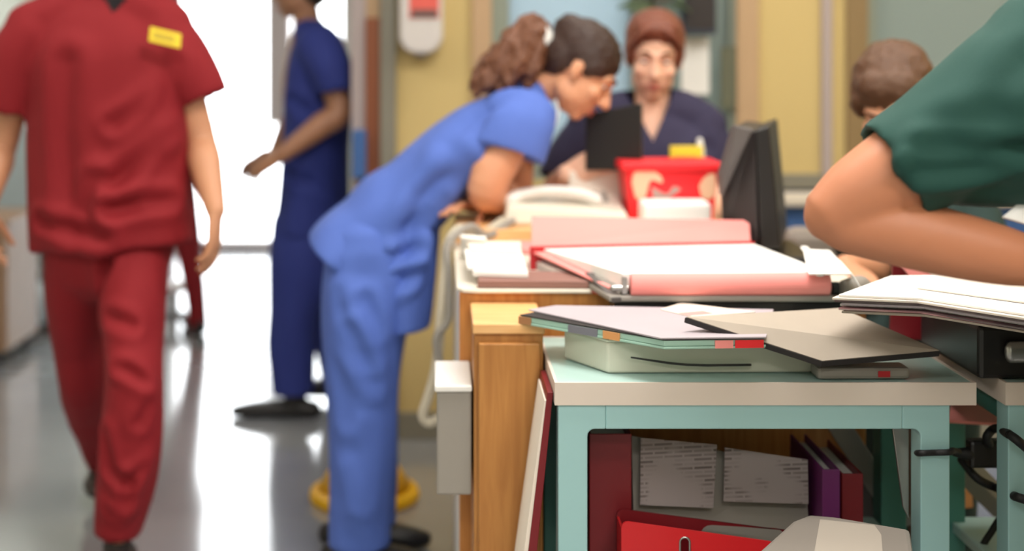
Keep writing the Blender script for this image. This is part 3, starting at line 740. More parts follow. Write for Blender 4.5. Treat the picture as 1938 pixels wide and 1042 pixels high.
# ================================================================== front trolley
TZ = .75; TY0, TY1 = 2.25, 2.615; TX0 = at(1050, 0, TY0)[0]; TX1 = at(1848, 0, TY0)[0]
TZ = at(0, 725, TY0)[2]
def trolley(x0, x1, y0, y1, label):
    t = thing('trolley', label, 'trolley', ((x0 + x1) / 2, (y0 + y1) / 2, 0))
    box('tabletop', (x0 + .004, x1 - .004, y0 + .004, y1 - .004, TZ - .033, TZ), 'mint_laminate', t, bevel=.002)
    ob('edge_band', *joinp(boxg(x0, x1, y0, y0 + .005, TZ - .036, TZ + .001), boxg(x0, x1, y1 - .005, y1, TZ - .036, TZ + .001), boxg(x0, x0 + .005, y0 + .005, y1 - .005, TZ - .036, TZ + .001), boxg(x1 - .005, x1, y0 + .005, y1 - .005, TZ - .036, TZ + .001)), 'edge_beige', t)
    lx0, lx1 = x0 + .006, x1 - .042
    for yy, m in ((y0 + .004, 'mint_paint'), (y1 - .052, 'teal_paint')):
        # one welded front frame: legs with the rounded inner corners of the apron
        for xx, s in ((lx0, 1), (lx1 - .048 + (.034 if m == 'teal_paint' else 0), -1)):
            xo = xx if s == 1 else xx + .048; xi = xx + .048 if s == 1 else xx
            top = TZ - .036; ap = top - .040; r = .012
            arc = [(xi + s * (r - r * math.cos(a)), ap - r + r * math.sin(a)) for a in [math.radians(k) for k in (0, 22, 45, 67, 90)]]
            pts = [(xo, 0.09), (xo, top), (xi + s * .03, top), (xi + s * .03, ap)] + arc[::-1] + [(xi, .09)]
            n = len(pts)
            ob('leg', [(a, yy, b) for a, b in pts] + [(a, yy + .048, b) for a, b in pts], [tuple(range(n)), tuple(range(2 * n - 1, n - 1, -1))] + [(i, n + i, n + (i + 1) % n, (i + 1) % n) for i in range(n)], m, t, bevel=.002)
            cxx = (xo + xi) / 2
            cs = ob('castor', *tube([V(cxx - .012, yy + .024, .045), V(cxx + .012, yy + .024, .045)], [.045, .045], (0, 0, 1), 20, 1, (0, 0)), 'rubber', t, bevel=.004)
            box('fork', (cxx - .018, cxx + .018, yy + .010, yy + .038, .07, .092), 'steel', cs)
        box('apron', (lx0 + .078, lx1 - .078, yy, yy + .03, TZ - .076, TZ - .036), m, t, bevel=.002)
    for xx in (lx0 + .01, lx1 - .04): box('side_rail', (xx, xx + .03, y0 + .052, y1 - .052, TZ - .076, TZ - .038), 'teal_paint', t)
    box('shelf', (x0 + .03, x1 - .06, y0 + .02, y1 - .02, .395, .415), 'mint_laminate', t)
    return t
t1 = trolley(TX0, TX1, TY0, TY1, 'mint green trolley with beige edge carrying the pile of files')
t2x = at(1903, 0, TY0)[0]
trolley(t2x, t2x + .7, TY0, TY1, 'second mint green trolley cut off by the right edge of the photo')
# hinge bracket of the front trolley, on the inner side of the right leg
lx1 = TX1 - .042
quadslab('bracket', V(lx1 - .050, TY0 + .06, TZ - .09), V(lx1 - .078, TY0 + .06, TZ - .085), V(lx1 - .060, TY0 + .06, TZ - .22), V(lx1 - .050, TY0 + .06, TZ - .24), .006, 'steel', t1)
# --- on the shelf below
SZ = .4155
def ring_binder(label, x0, x1, y0, y1, h, m='red_plastic', tilt=0.0, slot=True, z=SZ, group=None, pages='pages_edge'):
    """standing lever arch file, spine to the front; tilt shifts its top to the right"""
    t = thing('ring_binder', label, 'file', ((x0 + x1) / 2, y0, z), group)
    def slab(nm, a, b, ya, yb, za, zb, mm, par):
        sh = lambda zz: tilt * (zz - z)
        v = [(a + sh(za), ya, za), (b + sh(za), ya, za), (b + sh(za), yb, za), (a + sh(za), yb, za), (a + sh(zb), ya, zb), (b + sh(zb), ya, zb), (b + sh(zb), yb, zb), (a + sh(zb), yb, zb)]
        return ob(nm, v, HF, mm, par, bevel=.0015)
    sp = slab('spine', x0, x1, y0, y0 + .004, z, z + h, m, t)
    slab('cover', x0, x0 + .004, y0 + .004, y1, z, z + h, m, t); slab('cover', x1 - .004, x1, y0 + .004, y1, z, z + h, m, t)
    slab('pages', x0 + .005, x1 - .005, y0 + .02, y1 - .01, z + .01, z + h - .012, pages, t)
    return t
# red crate of files
fx = lambda px, Y=2.33: at(px, 0, Y)[0]
fz = lambda py, Y=2.33: at(0, py, Y)[2]
ring_binder('dark red file standing on the trolley shelf just right of the left leg', fx(1116), fx(1196), 2.335, 2.58, fz(822) - SZ, 'red_dark')
t = thing('document_box', 'grey document box with printed sheets leaning on the trolley shelf', 'box', (fx(1380), 2.42, SZ))
quadslab('box', V(fx(1206), 2.36, SZ + .002), V(fx(1556), 2.40, SZ + .002), V(fx(1556), 2.44, fz(880, 2.44)), V(fx(1206), 2.40, fz(824, 2.4)), -.12, 'grey_plastic', t)
quadslab('printed_sheet', V(fx(1216), 2.3575, fz(965)), V(fx(1360), 2.376, fz(978)), V(fx(1372), 2.396, fz(862)), V(fx(1220), 2.375, fz(842)), -.0015, 'printed_sheet', t, bevel=0)
quadslab('printed_sheet', V(fx(1380), 2.376, fz(965)), V(fx(1548), 2.390, fz(975)), V(fx(1552), 2.408, fz(895)), V(fx(1386), 2.392, fz(866)), -.0015, 'printed_sheet', t, bevel=0)
ring_binder('purple file standing between the printed sheets and a dark red file', fx(1557, 2.36), fx(1590, 2.36), 2.36, 2.58, fz(888, 2.36) - SZ, 'purple_card')
ring_binder('dark red file standing right of the purple file', fx(1593, 2.37), fx(1634, 2.37), 2.37, 2.58, fz(896, 2.37) - SZ, 'red_dark')
# bright red crate in front with a cut-out handle
t = thing('file_crate', 'bright red plastic file holder with a slotted metal finger hole below the trolley', 'file holder', (fx(1300, 2.2), 2.2, SZ))
cy = 2.265
def plate(name, outer, holes_pts, y, th, m, par):
    """flat plate (x,z outline) with one hole, bridged"""
    n, k = len(outer), len(holes_pts)
    v = [(a, y(b) if callable(y) else y, b) for a, b in outer + holes_pts]
    v2 = [(p[0], p[1] + th, p[2]) for p in v]
    # faces: fan quads by nearest mapping (same count outer/hole)
    f = [(i, (i + 1) % n, n + (i + 1) % n, n + i) for i in range(n)]
    N = 2 * n
    f2 = [tuple(N + q for q in reversed(x)) for x in f]
    s = [(i, N + i, N + (i + 1) % n, (i + 1) % n) for i in range(n)] + [(n + (i + 1) % n, N + n + (i + 1) % n, N + n + i, n + i) for i in range(n)]
    return ob(name, v + v2, f + f2 + s, m, par)
def rrect(x0, x1, z0, z1, r, k=5):
    p = []
    for cx, cz, a0 in ((x1 - r, z1 - r, 0), (x0 + r, z1 - r, 90), (x0 + r, z0 + r, 180), (x1 - r, z0 + r, 270)):
        for i in range(k): a = math.radians(a0 + 90 * i / (k - 1)); p.append((cx + r * math.cos(a), cz + r * math.sin(a)))
    return p
fr0, fr1 = fx(1176, cy), fx(1470, cy)
outer = rrect(fr0, fr1, SZ, fz(985, cy) + .0, .012); outer = [(a, b - (a - fr0) * .14 * (b > SZ + .02)) for a, b in outer]
hc = fx(1296, cy); hole = rrect(hc - .007, hc + .007, fz(1050, cy), fz(1017, cy), .0068)
# push the finger hole outline to match outer order
plate('front', outer, hole, cy, .004, 'red_plastic', t)
hm = ob('finger_ring', *joinp(*[tube([V(a, cy - .001, b) for a, b in rrect(hc - .008, hc + .008, fz(1051, cy), fz(1016, cy), .0078, 7) + [rrect(hc - .008, hc + .008, fz(1051, cy), fz(1016, cy), .0078, 7)[0]]], [.0018] * 29, (0, 1, 0), 8, 1)]), 'steel', t, smooth=True)
o2 = rrect(fr0, fx(1520, cy + .06), SZ, fz(962, cy + .06), .012); o2 = [(a, b - (a - fr0) * .13 * (b > SZ + .02)) for a, b in o2]
hl = rrect(fx(1325, cy + .06), fx(1490, cy + .06), fz(1040, cy + .06), fz(982, cy + .06), .02); hl = [(a, b - (a - fr0) * .06 * (b > fz(1010, cy + .06))) for a, b in hl]
plate('back', o2, hl, cy + .06, .004, 'red_dark', t)
box('side', (fr0, fr0 + .004, cy + .0045, cy + .06, SZ + .002, fz(1000, cy)), 'red_plastic', t, bevel=0)
box('bottom', (fr0 + .004, fr1 - .004, cy + .005, cy + .059, SZ + .001, SZ + .005), 'red_plastic', t, bevel=0)
# pale lidded box with a blank label, bottom right
LZ = .536
def pt(px, py, z):   # pixel on the horizontal plane z
    Y = (CAMH - z) * F / (py - PY0); return V((px - PX0) * Y / F, Y, z)
lid = [pt(1370, 1100, LZ), pt(1738, 1110, LZ), pt(1722, 1000, LZ), pt(1580, 976, LZ), pt(1530, 972, LZ), pt(1500, 984, LZ)]
cb_ = sum(lid) / 6
t = thing('waste_bin', 'pale grey lidded bin with a blank cream label standing in front of the trolley', 'bin', V(cb_[0], cb_[1], 0))
prism('lid', [p - V(0, 0, .028) for p in lid], .028, 'bin_grey', t, bevel=.007)
low = [V(cb_[0] + (p[0] - cb_[0]) * .93, cb_[1] + (p[1] - cb_[1]) * .93, .002) for p in lid]
prism('body', low, LZ - .0305, 'grey_plastic', t, bevel=.004)
prism('label', [pt(x, y, LZ + .0004) for x, y in ((1538, 1062), (1672, 1066), (1668, 1012), (1655, 994), (1552, 983))], .0008, 'bin_label', t, bevel=0)
# red folders standing left of the trolley
t = thing('folder_rack', 'dark red folder with cream sheets leaning outside the left leg of the front trolley', 'folder', (fx(1020, 2.44), 2.36, 0))
def leanslab(nm, xt0, xt1, xb0, xb1, y0, y1, zt, m):
    v = [(xb0, y0, 0.001), (xb1, y0, 0.001), (xb1, y1, 0.001), (xb0, y1, 0.001), (xt0, y0, zt), (xt1, y0, zt), (xt1, y1, zt), (xt0, y1, zt)]
    return ob(nm, v, HF, m, t, bevel=.001)
ly = 2.27
g = lambda px: at(px, 0, ly)[0]
leanslab('cover', g(1036), g(1047), g(936), g(962), ly, 2.43, at(0, 742, ly)[2], 'red_dark')
leanslab('sheets', g(1031), g(1035.5), g(918), g(935), ly + .003, 2.425, at(0, 758, ly)[2], 'paper_warm')

# --- the pile on top of the trolley
def pt(px, py, z):   # pixel on the horizontal plane z
    Y = (CAMH - z) * F / (py - PY0); return V((px - PX0) * Y / F, Y, z)
z = TZ + .0012
t = thing('catalogue', 'thick pale grey-green book at the bottom of the pile on the trolley', 'book', (.42, 2.45, z))
cat = [pt(1150, 706, z), V(.66, 2.322, z), V(.66, 2.50, z), V(.24, 2.50, z), pt(1068, 678, z)]
prism('pages', cat, .052, 'catalogue', t, bevel=.004)
cm = sum(cat) / 5
prism('cover', [cm + (p - cm) * 1.012 + V(0, 0, .0525) for p in cat], .004, 'catalogue', t, bevel=.001)
z2 = z + .058
t = thing('magazine_folder', 'mint green folder with coloured tabs along its edge on top of the thick book', 'folder', (.35, 2.4, z2))
mf = [pt(982, 612, z2), pt(1258, 661, z2), pt(1448, 658, z2), V(.62, 2.47, z2), V(.20, 2.50, z2)]
prism('cover', mf, .004, 'mint_card', t, bevel=.001)
cm = sum(mf) / 5
ins = [cm + (p - cm) * .985 + V(0, 0, .0045) for p in mf]
prism('pages', ins, .0095, 'mint_card', t, bevel=.001)
def tabs(a, b, u0, u1, m):
    p, q = a + (b - a) * u0, a + (b - a) * u1; nn = nrm(np.cross(b - a, (0, 0, 1))) * .0012
    v = [p + nn, q + nn, q - nn, p - nn]; prism('tab', [x + V(0, 0, .0006) for x in v], .0128, m, t, bevel=0)
tabs(mf[0], mf[1], .0, .09, 'brown_card'); tabs(mf[0], mf[1], .36, .56, 'slate_card'); tabs(mf[0], mf[1], .60, .71, 'orange_card'); tabs(mf[1], mf[2], .70, .985, 'red_tin'); tabs(mf[1], mf[2], .50, .68, 'pink_card')
z3 = z2 + .0164
prism('gap_shade', [cm + (p - cm) * .992 + V(0, 0, .0143) for p in mf], .0018, 'black_edge', t, bevel=0)  # black layer put in as the shaded gap under the loose sheets
o = ob('loose_sheet', *prismg([pt(1000, 588, z3) , pt(1250, 642, z3), pt(1450, 640, z3), V(.60, 2.48, z3), V(.21, 2.52, z3)], .003), 'lilac_paper', bevel=.0008)
tag(o, 'lilac-white sheets lying on the mint green folder', 'papers')
t = thing('leaflet', 'thin white leaflet with a pink line lying on the lilac sheets', 'leaflet', (.5, 2.45, z3))
zz = z3 + .0034
prism('sheet', [pt(1250, 586, zz), pt(1310, 600, zz), pt(1430, 591, zz), pt(1290, 574, zz)], .0015, 'paper_warm', t, bevel=0)
prism('pink_line', [pt(1285, 592, zz + .0016), pt(1306, 597, zz + .0016), pt(1350, 593, zz + .0016), pt(1330, 588, zz + .0016)], .0006, 'pink_bright', t, bevel=0)
tag(ob('cord', *tube([at(1195, 676, 2.300), at(1300, 690, 2.300), at(1420, 690, 2.303)], [.0016, .0022, .0022], (0, 0, 1), 8, 3), 'black_plastic', smooth=True), 'thin black cord lying against the front of the thick book', 'cord')

# grey clipboard folder tilted over the edge of the pile
A_ = at(1296, 600, 2.275); B_ = at(1556, 684, 2.235); C_ = at(1780, 664, 2.26); D_ = at(1590, 583, 2.44)
t = thing('clipboard_folder', 'large grey card folder with black edge tilted on the front of the pile', 'folder', (A_ + B_) / 2)
quadslab('board', A_, B_, C_, D_, -.010, 'black_edge', t, bevel=.001)
nn = nrm(np.cross(C_ - A_, D_ - B_)); k_ = (A_ + B_ + C_ + D_) / 4
q4 = [k_ + (p - k_) * .988 + nn * .0012 for p in (A_, B_, C_, D_)]
quadslab('card', *q4, -.001, 'grey_card', t, bevel=0)
# grey block under its front corner
t = thing('desk_organiser', 'grey plastic block under the front corner of the grey folder', 'organiser', at(1630, 735, 2.262))
gx0, gx1 = at(1549, 0, 2.262)[0], at(1726, 0, 2.262)[0]
prism('block', [(gx0, 2.268, TZ + .0015), (gx1, 2.27, TZ + .0015), (gx1, 2.315, TZ + .0015), (gx0, 2.315, TZ + .0015)], .020, 'grey_plastic', t, bevel=.006)
prism('red_label', [(gx0 + .10, 2.2672, TZ + .006), (gx0 + .12, 2.2672, TZ + .006), (gx0 + .12, 2.268, TZ + .006), (gx0 + .10, 2.268, TZ + .006)], .010, 'red_card', t, bevel=0)

# grey moulded tray with a black base below the pink binder
ty0, ty1 = 2.525, 2.80
g1 = at(1112, 0, ty0)[0] + .04; g2 = at(1600, 0, ty0)[0]
t = thing('document_tray', 'grey moulded tray with black underside carrying the open pink file', 'tray', ((g1 + g2) / 2, ty0, .80))
tz = at(0, 566, ty0)[2]
box('base', (g1 + .01, g2 + .012, ty0 + .01, 2.61, at(0, 592, ty0)[2] - .01, tz - .006), 'black_plastic', t)
v = [(g1, ty0, tz - .005), (g2 + .01, ty0, tz - .005), (g2 + .02, 2.78, CZ + .002), (g1 - .05, 2.78, CZ + .002), (g1, ty0, tz + .006), (g2 + .01, ty0, tz + .006), (g2 + .02, 2.78, CZ + .014), (g1 - .05, 2.78, CZ + .014)]
ob('rim', v, HF, 'grey_plastic', t, bevel=.003)
L1 = at(1108, 524, 2.68); L2 = at(1158, 573, ty0)
quadslab('side_wing', L1, L2, L2 + V(.018, 0, .001), at(1152, 526, 2.66), .010, 'dark_grey_plastic', t)
quadslab('wing_top', at(1110, 522, 2.68), at(1172, 560, ty0 + .02), at(1200, 548, ty0 + .02), at(1160, 516, 2.66), .006, 'grey_plastic', t)
v, f = tube([at(1598, 552, 2.56), at(1628, 545, 2.60), at(1634, 560, 2.66)], [(.022, .018), (.024, .022), (.018, .02)], (0, 0, 1), 16, 4)
ob('corner_grip', v, f, 'grey_plastic', t, smooth=True)

# open pink file
N1 = at(1168, 556, 2.55); N2 = at(1572, 552, 2.55); F2 = at(1425, 470, 2.90); F1 = at(1008, 480, 2.90)
t = thing('pink_file', 'big open pink and red file full of white pages on top of the pile', 'file', (N1 + F1) / 2)
up = V(0, 0, 1)
def bil(u, w, h): return N1 + (N2 - N1) * u + (F1 - N1) * w + ((F2 - F1) - (N2 - N1)) * u * w + up * h
def layer(nm, h00, h01, th0, th1, m, u0=0, u1=1, w0=0, w1=1, bev=.001):
    """sheet-like layer; h at near / far edge, thickness at near / far edge"""
    v = [bil(u0, w0, h00), bil(u1, w0, h00), bil(u1, w1, h01), bil(u0, w1, h01), bil(u0, w0, h00 + th0), bil(u1, w0, h00 + th0), bil(u1, w1, h01 + th1), bil(u0, w1, h01 + th1)]
    return ob(nm, v, HF, m, t, bevel=bev)
layer('back_cover', -.012, -.040, .004, .004, 'red_card', -.01, 1.0)
layer('pages', -.007, -.035, .006, .022, 'pages_edge', .0, .985, .01, .985)
layer('pages', .000, -.008, .003, .010, 'dark_grey_plastic', .02, .98, .02, .985)  # no real pages: dark grey layer standing for the shaded gap below the divider
layer('divider', .004, .003, .003, .005, 'pink_card', -.012, .99, .005, .99)
layer('pages', .008, .009, .028, .004, 'paper', .035, .99, .02, .985)
S1 = bil(-.012, 1.005, -.042); S2 = bil(1.0, 1.005, -.042)
quadslab('spine', S1, S2, S2 + V(0, 0, .058), S1 + V(0, 0, .058), .020, 'red_card', t)
T1 = bil(-.002, 1.01, .013); T2 = bil(.992, 1.01, .013)
quadslab('front_cover', T1, T2, at(1418, 416, 2.95), at(1006, 408, 2.95), -.005, 'pink_card', t)
# rolled pink divider hanging over the near edge
c0, c1 = at(1193, 538, 2.535), at(1570, 537, 2.535)
ob('rolled_divider', *tube([c0, (c0 + c1) / 2, c1], [(.0205, .016)] * 3, (0, 0, 1), 24, 2, (0, 0)), 'pink_card', t, smooth=False, bevel=.003)
ob('ring_mechanism', *joinp(tube([at(1160, 545, 2.54), at(1186, 545, 2.535)], [.006, .006], (0, 0, 1), 12, 2), boxg(at(1178, 0, 2.53)[0], at(1187, 0, 2.53)[0], 2.53, 2.545, at(0, 556, 2.53)[2], at(0, 526, 2.53)[2])), 'steel', t)
ob('rod_end', *tube([at(1574, 545, 2.54), at(1586, 545, 2.54)], [.012, .012], (0, 0, 1), 16, 1, (0, 0)), 'black_plastic', t)
# loose white sheets at its right end
q = [at(1530, 520, 2.50), at(1612, 520, 2.50), at(1570, 476, 2.72), at(1520, 474, 2.72)]
t = thing('curled_sheet', 'loose white sheets with a curled corner at the right end of the pink file', 'papers', q[0])
quadslab('sheet', *q, .003, 'paper', t, bevel=.0005)
quadslab('sheet', q[1], at(1627, 543, 2.49), at(1590, 495, 2.66), at(1585, 492, 2.66), .002, 'paper', t, bevel=.0005)
crl = [at(1522, 468, 2.78), at(1531, 480, 2.72), at(1536, 500, 2.62), at(1552, 520, 2.52)]
ob('curl', *tube(crl, [(.003, .008)] * 4, (0, 0, 1), 10, 4), 'paper', t, smooth=True)

# stack of papers at the right, red tent file and sheets behind
zP = .868
def plate_poly(name, pts, h, m, par, **k): return prism(name, pts, h, m, par, bevel=.0008)
p1 = pt(1582, 584, zP); p2 = pt(1870, 652, zP - .0); p3 = pt(1990, 628, zP)
t = thing('case_notes', 'thick loose stack of white case notes under the arm of the person in green', 'papers', (p1 + p2) / 2)
stack = [p1, V(.78, 2.235, zP), V(.93, 2.05, zP), V(1.30, 2.10, zP), V(1.25, 2.50, zP), V(.80, 2.46, zP)]
for i in range(7):
    jx, jy = random.uniform(-.010, .010), random.uniform(-.010, .010); h = .0045
    cm = sum(stack) / 6; sc_ = random.uniform(.975, 1.01)
    plate_poly('sheets', [cm + (p - cm) * sc_ + V(jx, jy, i * h - .006) for p in stack], h * .85, ['grey_card', 'sheets_edge', 'paper', 'lilac_paper', 'sheets_edge', 'paper_warm', 'paper'][i], t)
t = thing('case_notes', 'large white folded sheet on top of the case notes at the right edge', 'papers', (1.1, 2.3, zP + .03))
zq = zP - .006 + 7 * .0045 + .0005
ob('sheet', *prismg([V(.80, 2.31, zq), V(.99, 2.10, zq), V(1.30, 2.14, zq + .008), V(1.22, 2.46, zq + .014), V(.92, 2.46, zq + .010)], .002), 'paper_warm', t)
# black case under the papers on the second trolley
t = thing('black_case', 'black case under the case notes on the second trolley', 'case', (1.1, 2.35, TZ))
box('body', (.888, t2x + .42, 2.27, 2.55, TZ + .0016, TZ + .09), 'black_plastic', t, bevel=.008)
box('lid', (.886, t2x + .42, 2.268, 2.552, TZ + .0905, TZ + .103), 'monitor_black', t, bevel=.004)
tag(ob('steel_tray', *tube([V(t2x + .01, 2.256, TZ + .050), V(t2x + .16, 2.256, TZ + .050), V(t2x + .4, 2.256, TZ + .050)], [(.018, .009)] * 3, (0, 0, 1), 16, 2), 'steel', smooth=True), 'shiny rounded metal bar in front of the black case at the right edge', 'bar')
# red standing file and pink one behind the arm
t = thing('tent_file', 'dark red and pink file standing like a tent behind the case notes', 'file', at(1740, 570, 2.62))
a0, a1, a2 = at(1684, 643, 2.58), at(1815, 643, 2.58), at(1694, 496, 2.58)
quadslab('front_cover', a0, a1, at(1704, 498, 2.58), at(1690, 496, 2.58), -.006, 'red_dark', t)
quadslab('back_cover', at(1815, 643, 2.577), at(1862, 640, 2.59), at(1745, 498, 2.60), at(1702, 497, 2.577), -.006, 'pink_bright', t)
quadslab('sheets', at(1802, 570, 2.604), at(1850, 570, 2.63), at(1800, 505, 2.63), at(1748, 498, 2.604), -.006, 'paper_warm', t)

# between the trolleys: cables, adapter, pink folder, diagonal bar
gap = TX1 + .004
t = thing('equipment_stand', 'grey metal frame with a diagonal bar between the two trolleys', 'stand', at(1850, 930, 2.45))
def bar(nm, a, b, w, h, m, par):
    return ob(nm, *tube([a, b], [(w, h)] * 2, (0, 0, 1), 4, 1, (0, 0)), m, par, bevel=.002)
def barl(nm, pa, pb, Y, w, m, par): return bar(nm, at(*pa, Y), at(*pb, Y), w, .012, m, par)
barl('diagonal_bar', (1780, 840), (1925, 985), 2.66, .028, 'grey_plastic', t)
barl('diagonal_bar', (1800, 690), (1925, 800), 2.66, .024, 'dark_grey_plastic', t)
e = at(1925, 985, 2.66); bar('post', V(e[0], 2.68, 0.012), V(e[0], 2.68, .80), .014, .014, 'dark_grey_plastic', t)
e2 = at(1740, 820, 2.66); bar('post', V(e2[0], 2.68, 0.012), V(e2[0], 2.68, .64), .014, .014, 'dark_grey_plastic', t)
bar('foot', V(e2[0] - .05, 2.68, .012), V(e[0] + .05, 2.68, .012), .012, .02, 'dark_grey_plastic', t)
t = thing('slope_board', 'long grey sloping board behind the files under the trolley top', 'board', at(1660, 900, 2.72))
quadslab('board', at(1560, 800, 2.624), at(1610, 800, 2.624), at(1730, 990, 2.624), at(1690, 1000, 2.624), -.006, 'grey_plastic', t)
quadslab('support', at(1595, 870, 2.63), at(1640, 870, 2.63), V(at(1700, 0, 2.63)[0], 2.63, .001), V(at(1595, 0, 2.63)[0], 2.63, .001), -.004, 'dark_grey_plastic', t)
tag(quadslab('pink_folder', at(1795, 800, 2.50), at(1920, 808, 2.50), at(1900, 752, 2.60), at(1800, 752, 2.60), .006, 'pink_card'), 'pink folder lying in the gap between the two trolleys', 'folder')
tag(quadslab('cardboard_piece', at(1800, 965, 2.745), at(1842, 960, 2.745), at(1840, 930, 2.75), at(1800, 918, 2.75), -.05, 'cardboard'), 'piece of orange cardboard behind the grey diagonal bar', 'cardboard')
t = thing('power_adapter', 'black power adapter hanging between the trolleys', 'adapter', at(1870, 860, 2.40))
ap = at(1872, 858, 2.4)
ob('brick', *boxg(ap[0] - .036, ap[0] + .036, 2.39, 2.42, ap[2] - .024, ap[2] + .024), 'black_plastic', t, bevel=.006)
ob('plug', *tube([ap + V(-.036, 0, 0), ap + V(-.06, 0, .002)], [.012, .007], (0, 0, 1), 12, 2), 'rubber', t, smooth=True)
legx = TX1 - .042
c = [ap + V(-.06, .01, .002), at(1815, 855, 2.36), at(1803, 852, 2.30), at(1798, 855, 2.243), at(1770, 856, 2.2435), at(1742, 857, 2.243), at(1735, 856, 2.29), at(1728, 850, 2.33)]
cable('adapter_cable', c, .0052, 'rubber', 'black cable looped around the right leg of the front trolley')
cable('black_cable', [at(1946, 850, 2.225), at(1915, 825, 2.228), at(1885, 810, 2.36), at(1868, 825, 2.37), at(1872, 840, 2.38)], .0075, 'rubber', 'thick black cable curving from the adapter to the second trolley leg')
cable('black_cable', [at(1820, 870, 2.45), at(1850, 905, 2.43), at(1890, 925, 2.41), at(1925, 940, 2.235), at(1960, 950, 2.235)], .0075, 'rubber', 'black cable sloping across the gap under the adapter')
cable('black_cable', [at(1908, 958, 2.46), at(1880, 1000, 2.45), at(1850, 1060, 2.46), at(1830, 1200, 2.5), V(1.0, 2.5, .01)], .006, 'rubber', 'thin black cable running to the floor at the bottom right')

# ================================================================== people
def person(label, base): return thing('person', label, 'person', base)
def pr_px(y): return lambda px, py, dy=0.0: at(px, py, y + dy)

# ---------------------------------------------------------------- man in red scrubs, walking towards the camera
YR = 3.55; R = pr_px(YR)
A = frame((.05, -1, -.10), (0, 0, 1)); A[0] = -A[0] if False else A[0]
j = dict(pelvis=R(208, 455), neck=R(205, -18), head=R(208, -118, -.03), A=A, shL=R(318, 52), shR=R(58, 58), elL=R(378, 262, .02), elR=R(2, 275, .03),
         wrL=R(408, 398, -.10), wrR=R(-26, 385, -.06), hipL=R(262, 490), hipR=R(150, 490), knL=at(255, 715, 3.37), knR=at(160, 725, 3.70), anL=at(224, 1008, 3.38), anR=at(212, 884, 4.08),
         hL=((-.02, -.1, -1), (-1, .15, 0), 1, 1.0, 28), hR=((.10, -.1, -1), (1, .15, 0), -1, 1.0, 30))
red = person('person in dark red scrubs with a yellow name badge walking toward the camera', V(R(205, 0)[0], 3.5, 0))
b = obm('body', body_mesh('body', j, (1, 0, 0), voxel=.006), 'skin_tan', red); face_bits(b, j['head'], A)
hh = j['head']
obm('hair', fuse('hair', [ell(L(hh, A, (0, -.022, .042)), (.084, .097, .086), A), ell(L(hh, A, (0, -.055, -.01)), (.072, .06, .075), A)], .006, 2, folds([], .002, 60, 1)), 'hair_dark', red)
TS = [(-.012, .0), ]
def torso_cloth(cs, lat, front, bottom_lip=.03):
    return tube([c for c, _ in cs], [r for _, r in cs], lat, 32, 4, (0, 1))
tor = torso_cloth([(R(212, 468, -.01), (.212, .150)), (R(209, 400, -.005), (.212, .148)), (R(206, 300), (.210, .140)), (R(204, 200), (.208, .140)), (R(200, 110), (.200, .138)), (R(200, 45), (.165, .110)), (R(203, 5), (.095, .082))], (1, 0, 0), None)
yoke = tube([R(62, 52), R(130, 30), R(205, 12), R(275, 28), R(316, 48)], [.068, .075, .082, .075, .070], (0, 1, 0), 20, 4)
slL = tube([R(300, 55), R(330, 95), R(362, 150), R(381, 190)], [(.080, .080), (.082, .082), (.074, .078), (.064, .072)], (0, 1, 0), 24, 4, (1, 0), .05)
slR = tube([R(78, 60), R(42, 105), R(20, 160), R(8, 212)], [(.080, .080), (.082, .082), (.078, .078), (.072, .076)], (0, 1, 0), 24, 4, (1, 0), .05)
fr = -.145
cre = [([R(300, 165, fr), R(255, 210, fr), R(215, 235, fr)], .010, .018), ([R(345, 250, fr + .05), R(290, 280, fr), R(240, 325, fr), R(215, 345, fr)], .014, .022),
       ([R(330, 380, fr + .04), R(270, 385, fr), R(210, 395, fr)], .014, .02), ([R(120, 120, fr), R(115, 250, fr), R(130, 380, fr), R(150, 440, fr)], .010, .03),
       ([R(180, 340, fr), R(165, 400, fr), R(185, 440, fr)], .010, .02), ([R(70, 420, fr + .03), R(130, 435, fr), R(200, 452, fr)], .010, .018), ([R(335, 120, fr + .04), R(322, 200, fr + .03), R(330, 260, fr + .03)], .010, .02),
       ([R(215, 30, fr), R(240, 60, fr), R(262, 20, fr)], .002, .01)]
vtip = R(206, 24, fr)
def vcut(tip, half, lat, up, front, depth, pos):
    def fn(c):
        d = c - tip; x = d @ lat; z = d @ up; y = (c - pos) @ front
        return (y > depth) & (z > 0) & (np.abs(x) < z * half)
    return fn
tun = fuse('tunic', [tor, yoke, slL, slR], .009, 5, folds(cre, .005, 6, 2), vcut(vtip, .75, V(1, 0, 0), V(0, 0, 1), V(0, -1, 0), .0, R(205, 0)))
tu = obm('tunic', tun, 'scrub_red', red)
bd = fuse('undershirt', [tube([R(205, 90), R(205, 20), R(205, -20, .01)], [(.12, .105), (.085, .080), (.062, .066)], (1, 0, 0), 24, 4)], .008, 3)
obm('undershirt', bd, 'undershirt', red)
bx = [R(284, 50, -.150), R(281, 78, -.150), R(341, 92, -.128), R(343, 64, -.128)]
nb = quadslab('name_badge', bx[1], bx[2], bx[3], bx[0], .005, 'badge_yellow', tu, bevel=.001)
q = [bx[1] * .5 + bx[2] * .5, ] 
for u in (.35, .62):
    a = bx[0] + (bx[1] - bx[0]) * u + V(0, -.0058, 0); bb_ = bx[3] + (bx[2] - bx[3]) * u + V(0, -.0058, 0)
    p0 = a + (bb_ - a) * .15; p1_ = a + (bb_ - a) * .8
    quadslab('badge_line', p0 - V(0, 0, .002), p1_ - V(0, 0, .002), p1_ + V(0, 0, .002), p0 + V(0, 0, .002), .0006, 'badge_text', nb, bevel=0)
